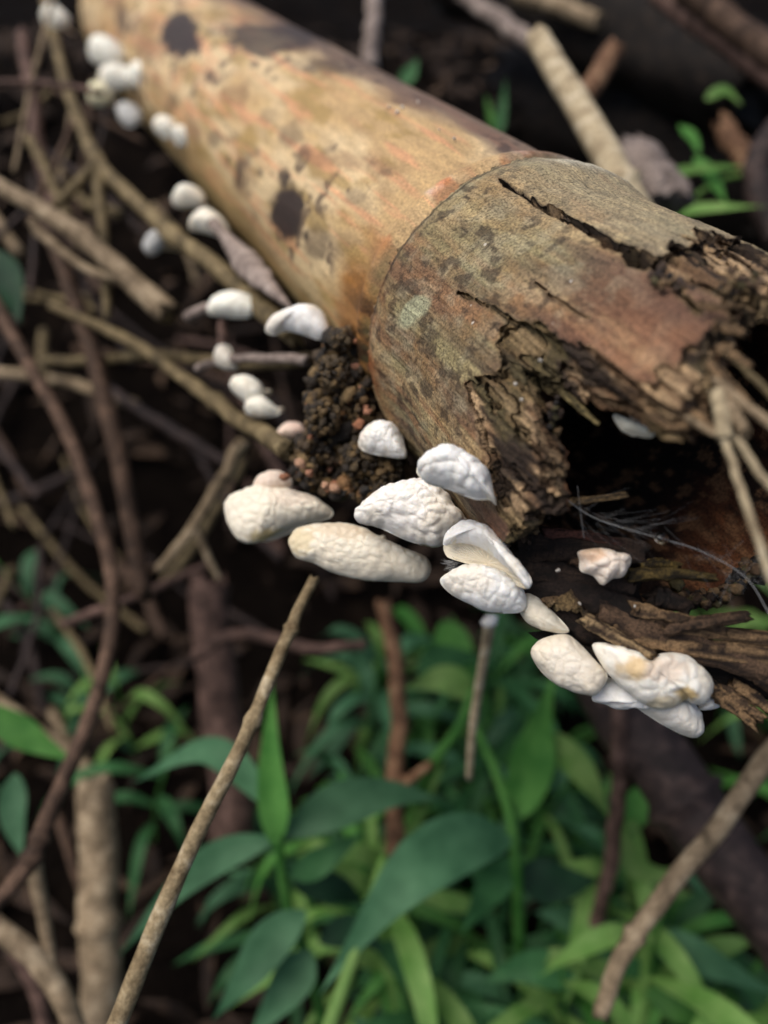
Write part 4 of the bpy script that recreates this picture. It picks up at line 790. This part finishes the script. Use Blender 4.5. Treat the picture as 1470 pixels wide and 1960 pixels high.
for q_ in range(6):
    row = []
    for nm, v, f, a_ in proto_plant(70 + q_):
        me = mesh_data(nm, v, f, True, a_); me.materials.append(LF[['deep', 'bright', 'blue', 'deep', 'lime', 'bright'][q_]] if nm == 'leaf' else LF['bright']); row.append((nm, me))
    PROTO.append(row)
def scatter(n, xr, yr, dmin, label, group, zoff=0., sc=(.6, 1.1), avoid=None):
    k = 0; tries = 0
    while k < n and tries < n * 30:
        tries += 1; x, y = RNG.uniform(*xr), RNG.uniform(*yr); v = ray(np.array(x), np.array(y)); ds = np.linspace(6, 60, 400); G = CAM + v * ds[:, None]
        below = np.nonzero(G[:, 2] < ground_z(G[:, 0], G[:, 1]))[0]
        if not len(below): continue
        g = G[below[0]]; g[2] -= .1; tp = proj(g + UP * 2.6); dd_ = float(tp[2])
        if dd_ < dmin or (avoid is not None and inpoly(np.array([x, float(tp[0])]), np.array([y, float(tp[1])]), avoid).any()): continue
        root = empty('grass_plant', g); root.rotation_euler = (RNG.normal(0, .12), RNG.normal(0, .12), RNG.uniform(0, 6.28)); root.scale = (RNG.uniform(*sc),) * 3
        kp = int(RNG.integers(len(PROTO)))
        for nm, me in PROTO[kp]:
            ob = bpy.data.objects.new(nm, me); COL.objects.link(ob); ob.parent = root
        tag(root, ['deep green ', 'bright green ', 'greyish green ', 'deep green ', 'yellow green ', 'bright green '][kp] + label, 'grass plant', group); k += 1
BRANCH = [(1120, 1230), (1260, 1330), (1560, 1680), (1560, 1960), (1400, 1800), (1180, 1520)]
scatter(100, (700, 1600), (1330, 2250), 9., 'leafy grass plant in the clearing below the broken cane', 'grass plants below the cane', avoid=BRANCH)
scatter(10, (520, 760), (1480, 1900), 9.5, 'leafy grass plant in the clearing below the broken cane', 'grass plants below the cane')
scatter(22, (1200, 1560), (150, 620), 9.5, 'small grass plant on the bank behind the broken cane', 'grass plants on the bank', sc=(.35, .7))
scatter(5, (-60, 300), (1250, 1700), 9, 'sparse grass plant under the tangle of twigs', 'grass plants under the tangle')

# ------------------------------------------------------------------ loose dead twigs of the thicket, and the litter
k = 0
for q_ in range(95):
    x, y = RNG.uniform(-60, 620), RNG.uniform(150, 1500) 
    if y < 700 and x > 120 + (y - 100) * .75: continue
    d = RNG.uniform(9.5, 15.5); a_ = RNG.normal(1.1, .7); ln = RNG.uniform(120, 380); dx, dy = math.cos(a_) * ln, math.sin(a_) * ln
    m_ = ['brown', 'mauve', 'brown', 'olive', 'dark', 'dark', 'dark', 'tan'][RNG.integers(8)]
    twig([(x - dx / 2, y - dy / 2, d + .4), (x + RNG.normal(0, 14), y + RNG.normal(0, 14), d), (x + dx / 2, y + dy / 2, d - .3)], (rp_ := RNG.choice([4, 6, 8, 12])), m_, ('thin ' if rp_ < 7 else 'stout ') + {'brown': 'brown', 'mauve': 'reddish brown', 'olive': 'olive', 'dark': 'blackish', 'tan': 'tan'}[m_] + ' dead twig in the shaded thicket beside the cane', group='dead twigs of the thicket', sides=8, seed=500 + q_)
parts = []
for q_ in range(2600):
    x, y = RNG.uniform(-16, 22), RNG.uniform(-4, 34); z = ground_z(np.array(x), np.array(y)) + RNG.uniform(0, .25); ln = RNG.uniform(.5, 1.8); az = RNG.uniform(0, 6.28)
    dr = np.array([math.cos(az), math.sin(az), RNG.normal(0, .25)]); p0 = np.array([x, y, z]); b_ = RNG.uniform(-.1, .3)
    parts.append(blade(np.array([p0, p0 + dr * ln * .5 + UP * b_, p0 + dr * ln]), RNG.uniform(.14, .4), unit(UP + RNG.normal(0, .3, 3)), q_, .3, rows=6)[:2])
V, F = join(parts); tag(mk('leaf_litter', V, F, M_LITTER, origin=(0, 0, 0)), 'dead brown leaves littering the shaded soil', 'leaf litter', kind='stuff')

# ------------------------------------------------------------------ spider silk and a water drop
def silk(pts, r=.0016): return tube(spline([at(*p) for p in pts], 14), r, 4, caps=False)
th = [silk([(1066, 938, 3.7), (1110, 975, 3.68), (1160, 1000, 3.66), (1262, 1030, 3.64)], .0012), silk([(1262, 1030, 3.64), (1330, 1050, 3.62), (1400, 1085, 3.6), (1440, 1120, 3.58), (1480, 1190, 3.56)], .0013), silk([(1105, 930, 3.7), (1115, 1010, 3.66), (1118, 1030, 3.66)], .0006)]
for q_ in range(34):
    ax_ = RNG.uniform(1080, 1250); a0 = (ax_, 975 + (ax_ - 1080) * .27 + RNG.normal(0, 9), 3.66 + RNG.normal(0, .03)); L_ = RNG.uniform(30, 150); an = RNG.uniform(-.5, 1.0)
    th.append(silk([a0, (a0[0] + math.cos(an) * L_ / 2, a0[1] + math.sin(an) * L_ / 2 + RNG.uniform(0, 4), a0[2]), (a0[0] + math.cos(an) * L_, a0[1] + math.sin(an) * L_, a0[2])], RNG.uniform(.0003, .0006)))
for q_ in range(30):
    a0 = (RNG.uniform(1270, 1470), 0, 3.6); y0 = 1032 + (a0[0] - 1262) * .42; an = RNG.normal(.5, .8); L_ = RNG.uniform(20, 90); a0 = (a0[0], y0 + RNG.normal(0, 14), 3.62 + RNG.normal(0, .03))
    th.append(silk([a0, (a0[0] + math.cos(an) * L_ / 2, a0[1] + math.sin(an) * L_ / 2 + 2, a0[2]), (a0[0] + math.cos(an) * L_, a0[1] + math.sin(an) * L_, a0[2])], RNG.uniform(.0004, .0008)))
wr = empty('spider_web', at(1265, 1030, 3.64)); V, F = join(th[:3]); mk('main_thread', V, F, M_THREAD, wr); V, F = join(th[3:]); mk('fine_threads', V, F, M_SILK, wr)['kind'] = 'stuff'; tag(wr, 'wispy torn spider web strung across the dark hollow of the cane', 'spider web')
U, W = np.meshgrid(np.linspace(0, np.pi, 24), np.linspace(0, 2 * np.pi, 36, endpoint=False), indexing='ij')
V = at(1265, 1030, 3.62) + .03 * np.stack([np.sin(U) * np.cos(W), np.sin(U) * np.sin(W), .97 * np.cos(U)], -1).reshape(-1, 3)
tag(mk('water_drop', V, grid_faces(24, 36, True), M_WATER), 'round clear water drop caught on the spider web', 'water drop')

for ob in list(bpy.data.objects):
    if '_o' in ob: del ob['_o']
